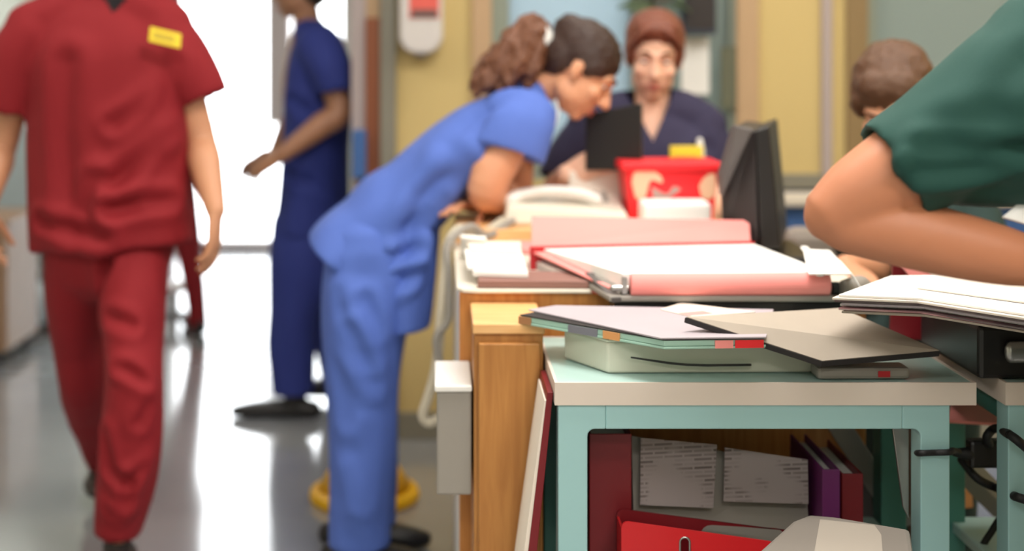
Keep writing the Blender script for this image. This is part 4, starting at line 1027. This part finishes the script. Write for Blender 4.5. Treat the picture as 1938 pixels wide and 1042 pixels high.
lgL = tube([R(262, 455), at(256, 560, 3.47), at(253, 640, 3.42), at(256, 720, 3.37), at(250, 800, 3.365), at(243, 860, 3.37), at(234, 930, 3.38), at(222, 1008, 3.385)],
           [(.085, .105), (.080, .098), (.074, .088), (.071, .082), (.076, .080), (.078, .080), (.073, .078), (.059, .072)], (1, 0, 0), 28, 4, (1, 0), .04)
lgR = tube([R(150, 455), at(145, 560, 3.60), at(152, 650, 3.66), at(160, 725, 3.70), at(178, 800, 3.88), at(210, 878, 4.05)],
           [(.090, .105), (.082, .098), (.072, .088), (.066, .082), (.062, .075), (.058, .066)], (1, 0, 0), 28, 4, (1, 0), .04)
hipz = tube([R(208, 430), R(208, 490)], [(.175, .125), (.165, .12)], (1, 0, 0), 28, 3)
f2 = lambda px, py, y=3.29: at(px, py, y)
cre = [([f2(200, 690), f2(240, 700), f2(300, 735)], .012, .014), ([f2(205, 600, 3.36), f2(250, 615, 3.34)], .008, .016), ([f2(190, 820), f2(205, 890), f2(240, 915)], .010, .014), ([f2(290, 880), f2(250, 905), f2(235, 960)], .012, .014),
       ([f2(185, 960), f2(230, 985), f2(275, 965)], .008, .012), ([f2(290, 760), f2(265, 800)], .006, .014), ([R(205, 500, -.12), at(208, 600, 3.45)], .014, .016)]
obm('trousers', fuse('trousers', [lgL, lgR, hipz], .009, 5, folds(cre, .006, 6, 5)), 'scrub_red', red)
obm('shoe', shoe_mesh('shoe', at(222, 1012, 3.40), (-.05, -1, 0), 1.05, .0), 'shoe_brown', red)
obm('shoe', shoe_mesh('shoe', at(214, 892, 4.10), (0, -1, 0), 1.05, .03), 'shoe_brown', red)

# ---------------------------------------------------------------- second person in red, far down the corridor
YF = 6.33; Q = pr_px(YF)
A = frame((0, 1, 0), (0, 0, 1))
j = dict(pelvis=Q(312, 275), neck=Q(310, 62), head=Q(310, 18), A=A, shL=Q(250, 95), shR=Q(356, 95), elL=Q(238, 200), elR=Q(362, 190, .05), wrL=Q(238, 285, -.08), wrR=Q(352, 268, .12),
         hipL=Q(285, 295), hipR=Q(335, 295), knL=Q(280, 445, .12), knR=Q(350, 455, -.02), anL=Q(285, 585, .3), anR=Q(375, 598), hL=((0, -.1, -1), (1, 0, 0), 1), hR=((0, .2, -1), (-1, 0, 0), -1))
far = person('person in dark red scrubs seen only as a trouser leg behind the nearer red-dressed person', V(Q(312, 0)[0], YF, 0))
obm('body', body_mesh('body', j, (1, 0, 0), voxel=.009), 'skin_tan', far)
obm('hair', fuse('hair', [ell(L(j['head'], A, (0, -.02, .04)), (.086, .10, .09), A), ell(L(j['head'], A, (0, -.055, -.03)), (.07, .06, .08), A)], .01, 2), 'hair_dark', far)
obm('tunic', fuse('tunic', [tube([Q(312, 310), Q(311, 220), Q(310, 130), Q(310, 92)], [(.195, .15), (.18, .13), (.19, .13), (.12, .10)], (1, 0, 0), 24, 4),
    tube([Q(310, 98), Q(256, 98), Q(242, 150)], [.08, .08, .075], (0, 1, 0), 16, 3), tube([Q(310, 98), Q(352, 98), Q(361, 150, .02)], [.08, .08, .075], (0, 1, 0), 16, 3)], .012, 4, folds([], .005, 6, 8)), 'scrub_red', far)
obm('trousers', fuse('trousers', [tube([Q(330, 300), Q(345, 400), Q(356, 470), Q(368, 540), Q(376, 612)], [(.085, .10), (.072, .085), (.060, .075), (.052, .068), (.046, .062)], (1, 0, 0), 20, 4),
    tube([Q(290, 300), Q(284, 400, .08), Q(281, 450, .12), Q(284, 540, .24), Q(286, 590, .3)], [(.085, .10), (.075, .085), (.065, .075), (.06, .07), (.055, .065)], (1, 0, 0), 20, 4)], .012, 4, folds([], .006, 6, 9)), 'scrub_red', far)
obm('shoe', shoe_mesh('shoe', at(374, 600, 6.33), (-.45, 1, 0), 1.0, .0), 'shoe_black', far)
obm('shoe', shoe_mesh('shoe', at(286, 590, 6.62), (0, 1, 0), 1.0, .0), 'shoe_black', far)

# ---------------------------------------------------------------- man in navy blue scrubs walking left
YN = 4.95; N_ = pr_px(YN)
A = frame((-1, .25, -.15), (0, 0, 1))
j = dict(pelvis=N_(590, 400), neck=N_(582, 50), head=N_(566, -28), A=A, shL=N_(614, 92, -.16), shR=N_(590, 90, .18), elL=N_(642, 212, -.20), elR=N_(560, 215, .24),
         wrL=N_(535, 292, -.26), wrR=N_(520, 290, .10), hipL=N_(590, 430, -.08), hipR=N_(592, 430, .10), knL=N_(556, 580, -.10), knR=N_(610, 590, .10), anL=N_(558, 738, -.10), anR=N_(640, 725, .12),
         hL=((-.8, .1, -.45), (.35, .6, -.6), -1, 1.0, 35), hR=((-.8, -.2, -.4), (.3, -.6, -.6), 1, 1.0, 35))
nav = person('person in navy blue scrubs walking left in front of the bright corridor window', V(N_(590, 0)[0], YN, 0))
b = obm('body', body_mesh('body', j, (.25, 1, 0), voxel=.007), 'skin_brown', nav); face_bits(b, j['head'], A)
obm('hair', fuse('hair', [ell(L(j['head'], A, (0, -.024, .042)), (.084, .097, .086), A), ell(L(j['head'], A, (0, -.058, -.01)), (.07, .055, .08), A)], .008, 2), 'hair_dark', nav)
tor = tube([N_(588, 440), N_(594, 380), N_(598, 300), N_(603, 200), N_(602, 130), N_(596, 85), N_(588, 62)], [(.19, .125), (.185, .122), (.18, .118), (.185, .112), (.18, .098), (.14, .080), (.09, .062)], (.25, 1, 0), 28, 4, (0, 1))
sl = tube([N_(606, 90, -.15), N_(622, 120, -.19), N_(632, 150, -.20), N_(637, 175, -.20)], [.082, .080, .074, .068], (0, 1, 0), 20, 4, (1, 0), .04)
sr = tube([N_(594, 92, .16), N_(580, 140, .22), N_(570, 178, .24)], [.08, .078, .07], (0, 1, 0), 20, 4, (1, 0), .04)
obm('tunic', fuse('tunic', [tor, sl, sr], .010, 5, folds([([N_(560, 190, -.15), N_(590, 220, -.2), N_(640, 240, -.16)], .01, .02), ([N_(545, 330, -.15), N_(600, 350, -.19), N_(650, 380, -.14)], .008, .02)], .006, 6, 12)), 'scrub_navy_blue', nav)
obm('trousers', fuse('trousers', [tube([N_(584, 425, -.07), N_(572, 500, -.09), N_(556, 590, -.10), N_(552, 660, -.10), N_(556, 745, -.10)], [(.11, .13), (.105, .125), (.085, .09), (.078, .084), (.072, .078)], (0, 1, 0), 24, 4, (1, 0), .03),
    tube([N_(598, 425, .09), N_(606, 500, .10), N_(614, 590, .10), N_(632, 660, .12), N_(646, 735, .12)], [(.11, .13), (.10, .105), (.085, .07), (.078, .066), (.072, .062)], (0, 1, 0), 24, 4, (1, 0), .03)], .010, 5, folds([], .007, 6, 14)), 'scrub_navy_blue', nav)
obm('shoe', shoe_mesh('shoe', N_(560, 738, -.10), (-1, .08, 0), 1.05, .0), 'shoe_black', nav)
obm('shoe', shoe_mesh('shoe', N_(642, 728, .12), (-1, .1, 0), 1.1, .02), 'shoe_black', nav)

# ---------------------------------------------------------------- nurse in bright blue scrubs bending over the counter
YB = 3.53; B = pr_px(YB)
pit = math.radians(40)
A = frame((math.cos(pit), -.10, -math.sin(pit)), (math.sin(pit), 0, math.cos(pit)))
hd = B(1099, 133, -.03)
j = dict(pelvis=B(690, 468), neck=B(985, 182), head=hd, A=A, shR=B(980, 226, -.135), shL=B(980, 228, .14), elR=B(920, 357, -.155), elL=B(975, 372, .19),
         wrR=B(985, 392, .03), wrL=B(890, 384, -.02), hipR=B(702, 520, -.08), hipL=B(708, 520, .08), knR=B(690, 770, -.09), knL=B(698, 770, .09), anR=B(692, 1000, -.09), anL=B(690, 1000, .09),
         hR=((.55, .8, .05), (0, .1, -1), -1, .95, 12), hL=((-.45, -.85, .05), (.1, .0, -1), 1, .95, 18))
nur = person('person in bright blue scrubs with a brown ponytail bending over the counter', V(B(690, 0)[0], YB, 0))
chest = B(900, 262)
def nurse_body():
    P = [tube([B(690, 482), B(745, 412), B(840, 308), B(925, 235), B(985, 185)], [(.115, .08), (.11, .07), (.115, .065), (.115, .056), (.060, .042)], (0, 1, 0), 20, 4),
         tube([B(970, 198), B(1015, 168), B(1060, 148, -.02), B(1080, 135, -.025)], [.055, .047, .045, .045], (0, 1, 0), 16, 4)]
    P += head_parts(hd, A, .98)
    for k in 'RL':
        P.append(tube([B(945, 245), j['sh' + k] + V(0, 0, -.015)], [.05, .044], (0, 0, 1), 14, 3))
        P.append(limb(j['sh' + k], j['el' + k], j['wr' + k], [x * (1.06 if k == 'R' else .95) for x in (.042, .050, .045, .044, .036, .027)]))
        P += hand_parts(j['wr' + k], *j['h' + k]); P.append(limb(j['hip' + k], j['kn' + k], j['an' + k], LEG))
    P.append(ell(B(930, 322, -.152), (.054, .050, .060)))
    return fuse('body', P, .0055, 3)
b = obm('body', nurse_body(), 'skin_light', nur); face_bits(b, hd, A, .98)
hp_ = [ell(L(hd, A, (0, -.020, .044)), (.086, .099, .083), A), ell(L(hd, A, (0, -.060, .004)), (.074, .055, .070), A), ell(L(hd, A, (.052, -.002, .032)), (.032, .058, .042), A), ell(L(hd, A, (-.052, -.002, .032)), (.032, .058, .042), A),
       ell(L(hd, A, (0, -.085, .06)), (.05, .045, .045), A)]
hair = obm('hair', fuse('hair', hp_, .006, 3, folds([], .0025, 45, 3, (1, 1, 2.5))), 'hair_brown', nur)
bandc = B(1030, 72, -.03)
pon = [tube([bandc, B(1012, 50, -.03), B(985, 75, -.04), B(950, 115, -.05), B(918, 160, -.05), B(902, 176, -.05)], [(.022, .022), (.036, .032), (.046, .040), (.046, .040), (.030, .028), (.010, .010)], (0, 1, 0), 18, 5),
       tube([bandc, B(1010, 62, -.05), B(985, 105, -.07), B(965, 150, -.075), B(945, 172, -.07)], [(.02, .02), (.030, .026), (.038, .032), (.026, .022), (.008, .008)], (0, 1, 0), 16, 5),
       tube([bandc, B(1018, 80, -.04), B(1008, 120, -.06), B(1003, 160, -.07)], [(.018, .018), (.03, .028), (.03, .026), (.012, .01)], (0, 1, 0), 16, 5),
       tube([B(980, 90, .0), B(945, 110, .02), B(905, 150, .02), B(893, 168, .02)], [.03, .035, .025, .008], (0, 1, 0), 16, 4)]
obm('ponytail', fuse('ponytail', pon, .006, 1, folds([], .010, 26, 5, (1.6, 2.4, 1.0))), 'hair_pony', hair)
o = ob('hair_band', *tube([B(1024, 62, -.03), B(1036, 82, -.03)], [.026, .026], (0, 1, 0), 18, 1), 'white_plastic', hair, smooth=True)
# tunic: back and body, hanging front panel, sleeves
tor = tube([B(638, 488), B(660, 464), B(705, 440), B(745, 402), B(790, 366), B(846, 306), B(915, 254), B(965, 212), B(1000, 180)],
           [(.190, .096), (.186, .102), (.178, .112), (.170, .112), (.164, .104), (.172, .092), (.172, .088), (.135, .072), (.082, .052)], (0, 1, 0), 32, 4, (0, 1))
fpan = tube([B(775, 435), B(762, 500), B(762, 555), B(764, 612)], [(.16, .082), (.168, .092), (.166, .084), (.160, .068)], (0, 1, 0), 28, 4, (1, 0), .03)
slv = lambda s, dx=0: tube([B(945, 245, s * .05), B(972, 226, s * .105), B(985, 232, s * .140), B(980, 258, s * .158), B(968, 290, s * .165)], [(.050, .070), (.064, .080), (.064, .086), (.062, .086), (.060, .088)], (0, 1, 0), 24, 4, (1, 0), .05)
coll = tube([B(1000, 186), B(1022, 172)], [(.078, .056), (.066, .052)], (0, 1, 0), 24, 3, (1, 0), .03)
s_ = -.165
cre = [([B(930, 285, s_), B(985, 230, s_), B(1030, 200, s_ + .05)], .008, .016), ([B(1000, 280, s_), B(1020, 240, s_), B(1035, 205, s_ + .06)], .008, .014), ([B(870, 300, s_ + .02), B(800, 380, s_), B(770, 450, s_)], .012, .024),
       ([B(690, 522, s_), B(740, 488, s_), B(800, 470, s_)], .014, .016), ([B(640, 470, s_ + .02), B(760, 430, s_)], .004, .03), ([B(735, 545, s_), B(790, 520, s_)], .008, .018), ([B(900, 230, s_ + .03), B(850, 270, s_ + .02)], .006, .03),
       ([B(845, 390, s_), B(790, 440, s_), B(760, 520, s_)], .010, .02)]
tun = obm('tunic', fuse('tunic', [tor, fpan, slv(-1), slv(1), coll], .007, 4, folds(cre, .005, 7, 20)), 'scrub_blue', nur)
ob('collar_edge', *tube([B(1052, 190, -.075), B(1056, 215, -.085), B(1046, 250, -.10)], [(.006, .003)] * 3, (0, 1, 0), 10, 3), 'white_plastic', tun, smooth=True)
def leg(dx, dy):
    return tube([B(700 + dx, 470, dy), B(703 + dx, 540, dy), B(694 + dx, 620, dy), B(690 + dx, 700, dy), B(690 + dx, 780, dy), B(690 + dx, 880, dy), B(688 + dx, 960, dy), B(688 + dx, 1032, dy)],
                [(.105, .100), (.100, .112), (.100, .104), (.098, .096), (.092, .090), (.088, .084), (.084, .080), (.082, .080)], (0, 1, 0), 28, 4, (1, 0), .04)
c_ = lambda px, py: B(px, py, -.21)
cre = [([c_(640, 560), c_(665, 660), c_(720, 740), c_(760, 760)], .016, .020), ([c_(690, 570), c_(720, 630), c_(770, 655)], .014, .018), ([c_(620, 520), c_(632, 700), c_(650, 800)], .010, .024), ([c_(650, 900), c_(680, 960), c_(740, 990)], .012, .018),
       ([c_(750, 700), c_(700, 690), c_(668, 620)], .012, .016), ([c_(640, 980), c_(700, 1015), c_(750, 1005)], .010, .016), ([c_(700, 820), c_(715, 900), c_(690, 960)], .006, .02)]
obm('trousers', fuse('trousers', [leg(-6, -.09), leg(4, .09)], .009, 5, folds(cre, .006, 6, 23)), 'scrub_blue', nur)
obm('shoe', shoe_mesh('shoe', B(668, 1000, -.09), (1, -.15, 0), .95, .0), 'shoe_black', nur)
obm('shoe', shoe_mesh('shoe', B(662, 1000, .06), (1, 0, 0), .95, .0), 'shoe_black', nur)

# ---------------------------------------------------------------- woman in navy facing the camera
YW_ = 3.84; W = pr_px(YW_)
pit = math.radians(14)
A = frame((-.10, -math.cos(pit), -math.sin(pit)), (0.03, -math.sin(pit), math.cos(pit)))
hd = W(1238, 107, -.03)
j = dict(pelvis=W(1225, 500), neck=W(1234, 212), head=hd, A=A, shL=W(1332, 246), shR=W(1120, 246), elL=W(1372, 370, -.04), elR=W(1050, 372, -.04),
         wrL=W(1325, 410, -.24), wrR=W(1072, 330, -.26), hipL=W(1270, 520), hipR=W(1180, 520), knL=W(1280, 560, -.10), knR=W(1180, 560, -.10), anL=W(1280, 760, -.06), anR=W(1180, 760, -.06),
         hL=((-.6, -.6, -.2), (0, .2, -1), 1, .95, 25), hR=((.75, -.35, .35), (.2, .9, -.2), -1, .95, 45))
wom = person('person with red-brown hair in a navy V-neck top behind the counter facing the camera', V(W(1230, 0)[0], YW_, 0))
b = obm('body', body_mesh('body', j, (1, 0, 0), .96, voxel=.0055), 'skin_fair', wom); face_bits(b, hd, A, .96, look=(0, -.003))
hp_ = [ell(L(hd, A, (0, -.024, .050)), (.084, .096, .082), A), ell(L(hd, A, (.062, -.012, .02)), (.022, .058, .055), A), ell(L(hd, A, (-.062, -.012, .02)), (.022, .058, .055), A), ell(L(hd, A, (0, -.06, .0)), (.072, .05, .075), A), ell(L(hd, A, (0, .034, .088)), (.062, .05, .034), A)]
hair = obm('hair', fuse('hair', hp_, .006, 3, folds([], .002, 50, 31, (2.5, 1, .6))), 'hair_auburn', wom)
obm('fringe', fuse('fringe', [tube([L(hd, A, (.010, .058, .105)), L(hd, A, (.045, .072, .078)), L(hd, A, (.068, .040, .035))], [(.014, .010), (.016, .010), (.012, .008)], A[1], 12, 4),
     tube([L(hd, A, (.010, .058, .105)), L(hd, A, (-.040, .072, .080)), L(hd, A, (-.068, .040, .035))], [(.014, .010), (.018, .010), (.012, .008)], A[1], 12, 4)], .005, 2), 'hair_auburn', hair)
tor = tube([W(1225, 520), W(1226, 440), W(1228, 360), W(1230, 280), W(1232, 234), W(1234, 212)], [(.20, .13), (.19, .125), (.20, .128), (.205, .120), (.16, .095), (.085, .070)], (1, 0, 0), 30, 4, (0, 1))
yk = tube([W(1116, 238), W(1170, 219), W(1234, 212), W(1290, 217), W(1334, 238)], [.066, .068, .068, .068, .066], (0, 1, 0), 20, 4)
s1 = tube([W(1318, 236), W(1345, 290), W(1362, 345, -.02)], [.074, .074, .07], (0, 1, 0), 22, 4, (1, 0), .04)
s2 = tube([W(1136, 236), W(1090, 290), W(1064, 345, -.02)], [.074, .074, .07], (0, 1, 0), 22, 4, (1, 0), .04)
tn = fuse('tunic', [tor, yk, s1, s2], .005, 7, folds([([W(1290, 330, -.13), W(1340, 280, -.1)], .008, .02)], .004, 7, 33), vcut(W(1237, 266, -.12), .52, V(1, 0, 0), V(0, 0, 1), V(0, -1, 0), -.02, W(1234, 200)))
tun = obm('tunic', tn, 'scrub_navy', wom)
nb = box('name_badge', (W(1251, 0)[0], W(1311, 0)[0], YW_ - .152, YW_ - .140, W(0, 302)[2], W(0, 269)[2]), 'badge_yellow', tun)
box('badge_line', (W(1258, 0)[0], W(1300, 0)[0], YW_ - .1528, YW_ - .152, W(0, 291)[2], W(0, 287)[2]), 'badge_text', nb, bevel=0)
ob('pen', *tube([W(1327, 310, -.128), W(1326, 285, -.126), W(1324, 266, -.124)], [.010, .011, .008], (0, 1, 0), 12, 2), 'white_plastic', tun, smooth=True)
obm('trousers', fuse('trousers', [tube([j['hip' + k] + V(0, 0, .04), j['hip' + k] + V(0, -.03, -.04), j['kn' + k] + V(0, 0, -.04), j['an' + k]], [(.09, .09), (.09, .09), (.08, .08), (.065, .065)], (1, 0, 0), 20, 4) for k in 'LR'], .012, 3), 'scrub_navy', wom)
for k in 'LR': obm('shoe', shoe_mesh('shoe', j['an' + k], (0, -1, 0), .95, .0), 'shoe_black', wom)

# ---------------------------------------------------------------- seated person at the right, head bowed
YS = 3.10; S = pr_px(YS)
pit = math.radians(40)
A = frame((-.42, -math.cos(pit), -math.sin(pit)), (-.3, -math.sin(pit), math.cos(pit)))
hd = S(1690, 194)
j = dict(pelvis=S(1720, 600, .22), neck=S(1735, 305, .10), head=hd, A=A, shL=S(1830, 395, .10), shR=S(1675, 395, .10), elL=S(1860, 500, .02), elR=S(1650, 512, .05),
         wrL=S(1760, 500, -.20), wrR=S(1598, 505, -.10), hipL=S(1780, 600, .2), hipR=S(1670, 600, .2), knL=S(1790, 625, -.18), knR=S(1660, 625, -.18), anL=S(1790, 1085, -.12), anR=S(1660, 1085, -.12),
         hL=((-.7, -.5, -.3), (0, .2, -1), 1, .95, 25), hR=((.1, -.85, -.1), (0, .1, -1), -1, .95, 25))
sea = person('person with short light brown hair and bowed head sitting behind the arm in green', V(S(1716, 0)[0], YS + .1, 0))
b = obm('body', body_mesh('body', j, (1, 0, 0), 1.0, voxel=.006), 'skin_light', sea); face_bits(b, hd, A)
hp_ = [ell(L(hd, A, (0, -.022, .046)), (.090, .101, .090), A), ell(L(hd, A, (0, -.06, .0)), (.078, .055, .08), A), ell(L(hd, A, (.064, .0, .02)), (.026, .058, .052), A), ell(L(hd, A, (-.066, .004, .01)), (.028, .060, .062), A),
       ell(L(hd, A, (0, .045, .082)), (.066, .040, .040), A)]
obm('hair', fuse('hair', hp_, .006, 3, folds([], .004, 32, 41, (1.2, 1.2, 1.2))), 'hair_light_brown', sea)
obm('tunic', fuse('tunic', [tube([S(1720, 620, .22), S(1720, 520, .2), S(1728, 440, .14), S(1733, 370, .12), S(1735, 325, .10)], [(.17, .13), (.16, .13), (.19, .15), (.15, .13), (.085, .08)], (1, 0, 0), 26, 4),
     tube([S(1690, 395, .10), S(1670, 425, .08), S(1656, 480, .06)], [.065, .066, .062], (0, 1, 0), 18, 3, (1, 0), .03), tube([S(1800, 395, .10), S(1836, 420, .08), S(1850, 470, .03)], [.075, .08, .072], (0, 1, 0), 18, 3, (1, 0), .03),
     tube([S(1682, 396, .10), S(1735, 360, .10), S(1824, 396, .10)], [.074, .085, .074], (0, 1, 0), 18, 3)], .010, 4, folds([], .006, 6, 43)), 'scrub_dark_green', sea)
obm('trousers', fuse('trousers', [tube([j['hip' + k], j['kn' + k] + V(0, .02, 0), j['kn' + k] + V(0, 0, -.06), j['an' + k]], [(.095, .085), (.085, .08), (.075, .075), (.06, .06)], (1, 0, 0), 20, 4) for k in 'LR'], .012, 3), 'scrub_dark_green', sea)
for k in 'LR': obm('shoe', shoe_mesh('shoe', j['an' + k], (0, -1, 0), .95, .0), 'shoe_black', sea)
# chair of that person
cx, cyy, sz = S(1760, 0)[0], YS + .2, S(0, 600, .2)[2] - .10
t = thing('office_chair', 'grey office chair under the seated person with the bowed head', 'chair', (cx, cyy, 0))
box('seat', (cx - .23, cx + .23, cyy - .22, cyy + .24, sz - .07, sz), 'chair_grey', t, bevel=.03)
box('backrest', (cx - .21, cx + .21, cyy + .27, cyy + .33, sz + .06, sz + .28), 'chair_grey', t, bevel=.03)
box('back_support', (cx - .03, cx + .03, cyy + .25, cyy + .275, sz - .06, sz + .20), 'black_plastic', t)
ob('column', *coneg(V(cx, cyy, .06), [(.028, 0), (.028, sz - .13)], 16), 'steel', t)
for k in range(5):
    a = 2 * math.pi * k / 5; e = V(cx + .26 * math.cos(a), cyy + .26 * math.sin(a), .06)
    lg = ob('leg', *tube([V(cx, cyy, .085), e], [(.022, .016), (.016, .012)], (0, 0, 1), 10, 1), 'black_plastic', t, smooth=True)
    ob('castor', *tube([e + V(-.018, 0, -.034), e + V(.018, 0, -.034)], [.026, .026], (0, 0, 1), 16, 1, (0, 0)), 'rubber', lg, bevel=.003)

# ---------------------------------------------------------------- person in green scrubs leaning in from the right
YG = 1.87; G = pr_px(YG)
A = frame((-.75, .45, -.5), (-.2, .1, 1))
hd = G(2075, -130, .08)
j = dict(pelvis=G(2290, 560, -.05), neck=G(2085, 25, .05), head=hd, A=A, shL=G(1972, 140), shR=G(2210, 130, .36), elL=G(1588, 400), elR=G(2200, 420, .42),
         wrL=G(1990, 503, -.03), wrR=G(2130, 520, .25), hipL=G(2235, 580, -.08), hipR=G(2360, 580, .06), knL=G(2260, 1200, -.10), knR=G(2370, 1200, .08), anL=G(2270, 1760, -.10), anR=G(2380, 1760, .08),
         hL=((.9, .25, -.1), (.1, .1, -1), 1, 1.0, 30), hR=((.3, -.8, -.1), (0, 0, -1), -1, 1.0, 30))
def green_body():
    P = [tube([j['pelvis'], G(2210, 330, .0), G(2130, 170, .04), j['neck']], [(.14, .10), (.13, .10), (.14, .10), (.07, .06)], (.2, 1, 0), 20, 4), tube([j['neck'], (j['neck'] + hd) / 2, hd], [.06, .054, .05], (0, 1, 0), 16, 3)]
    P += head_parts(hd, A)
    P.append(tube([G(2110, 90, .04), j['shL']], [.08, .07], (0, 0, 1), 14, 3)); P.append(tube([G(2110, 90, .04), j['shR']], [.08, .07], (0, 0, 1), 14, 3))
    # near arm: upper arm, pointed elbow, thick forearm, wrist
    P.append(tube([j['shL'], G(1830, 230), G(1700, 322), G(1625, 368), G(1584, 398)], [.066, .063, .060, .052, .044], (0, 1, 0), 22, 5))
    P.append(tube([G(1574, 412), G(1612, 424, -.002), G(1700, 437, -.01), G(1800, 461, -.02), G(1900, 484, -.028), G(1985, 503, -.032)], [.035, .041, .0475, .0455, .040, .030], (0, 1, 0), 22, 5))
    P.append(ell(G(1560, 408), (.028, .030, .034)))
    P += hand_parts(G(1985, 503, -.032), *j['hL'])
    P.append(limb(j['shR'], j['elR'], j['wrR'], ARM)); P += hand_parts(j['wrR'], *j['hR'])
    for k in 'LR': P.append(limb(j['hip' + k], j['kn' + k], j['an' + k], LEG))
    return fuse('body', P, .0055, 4)
gre = person('person in dark green scrubs leaning in at the right edge with a bent bare arm', V(G(2290, 0)[0], YG, 0))
b = obm('body', green_body(), 'skin_arm', gre); face_bits(b, hd, A)
obm('hair', fuse('hair', [ell(L(hd, A, (0, -.022, .042)), (.085, .098, .087), A), ell(L(hd, A, (0, -.055, -.01)), (.072, .06, .08), A)], .008, 2), 'hair_dark', gre)
slv = tube([G(2010, 120, .02), G(1930, 168), G(1850, 222), G(1770, 276), G(1686, 326)], [(.115, .098), (.108, .096), (.098, .088), (.086, .080), (.076, .076)], (0, 1, 0), 30, 5, (1, 0), .06)
tor = tube([G(2280, 640, -.05), G(2260, 500, -.04), G(2200, 350, .0), G(2130, 220, .03), G(2090, 120, .05), G(2085, 60, .05)], [(.19, .14), (.18, .14), (.19, .17), (.20, .19), (.18, .14), (.09, .08)], (.2, 1, 0), 30, 4, (0, 1))
und = tube([G(1760, 300), G(1830, 300, .01), G(1930, 280, .02), G(2040, 260, .03)], [(.05, .055), (.07, .068), (.10, .085), (.12, .10)], (0, 1, 0), 24, 4)
srr = tube([G(2130, 120, .22), G(2190, 160, .36), G(2090, 290, .40)], [.10, .09, .08], (0, 0, 1), 20, 4, (1, 0), .04)
g_ = -.085
cre = [([G(1935, 280, g_), G(1860, 290, g_), G(1745, 285, g_)], .010, .014), ([G(1930, 330, g_), G(1850, 325, g_), G(1740, 325, g_)], .012, .012), ([G(1938, 120, g_), G(1880, 200, g_)], .004, .02), ([G(1900, 235, g_), G(1790, 250, g_ + .01)], .005, .02)]
yok = tube([G(1985, 130, .0), G(2060, 85, .03), G(2130, 95, .18), j['shR']], [.105, .11, .11, .095], (0, 0, 1), 24, 4)
obm('tunic', fuse('tunic', [slv, tor, und, srr, yok], .008, 5, folds(cre, .0035, 8, 51)), 'scrub_green', gre)
obm('trousers', fuse('trousers', [tube([j['hip' + k] + V(0, 0, .06), j['kn' + k], j['an' + k]], [(.12, .11), (.09, .09), (.075, .075)], (0, 1, 0), 22, 5) for k in 'LR'], .012, 3), 'scrub_green', gre)
for k in 'LR': obm('shoe', shoe_mesh('shoe', j['an' + k] + V(0, 0, 0), (-1, .3, 0), 1.0, .0), 'shoe_black', gre)
t = thing('folded_paper', 'white folded paper above the forearm of the person in green at the right edge', 'paper', G(1930, 420))
quadslab('paper', G(1895, 412, -.03), G(1990, 440, -.03), G(1990, 375, -.01), G(1932, 380, -.01), .004, 'paper', t)

# ================================================================== light, camera
sc = bpy.context.scene
w = D.worlds.new('world'); sc.world = w; w.use_nodes = True
bg = w.node_tree.nodes['Background']; bg.inputs['Color'].default_value = (.93, .97, 1.0, 1); bg.inputs['Strength'].default_value = 8.0
cam = D.cameras.new('camera'); co = D.objects.new('camera', cam); COL.objects.link(co)
co.location = (0, 0, CAMH); co.rotation_euler = (math.radians(90), 0, 0)
cam.sensor_fit = 'HORIZONTAL'; cam.sensor_width = 36; cam.lens = F / 1938 * 36
cam.shift_x = (969 - PX0) / 1938; cam.shift_y = -(521 - PY0) / 1938
cam.dof.use_dof = True; cam.dof.focus_distance = 2.15; cam.dof.aperture_fstop = 1.6
cam.clip_start = .05; cam.clip_end = 100
sc.camera = co
sc.view_settings.view_transform = 'Standard'; sc.view_settings.look = 'None'; sc.view_settings.gamma = 1; sc.view_settings.use_curve_mapping = False
sc.view_settings.exposure = 0.0
sc.cycles.max_bounces = 8
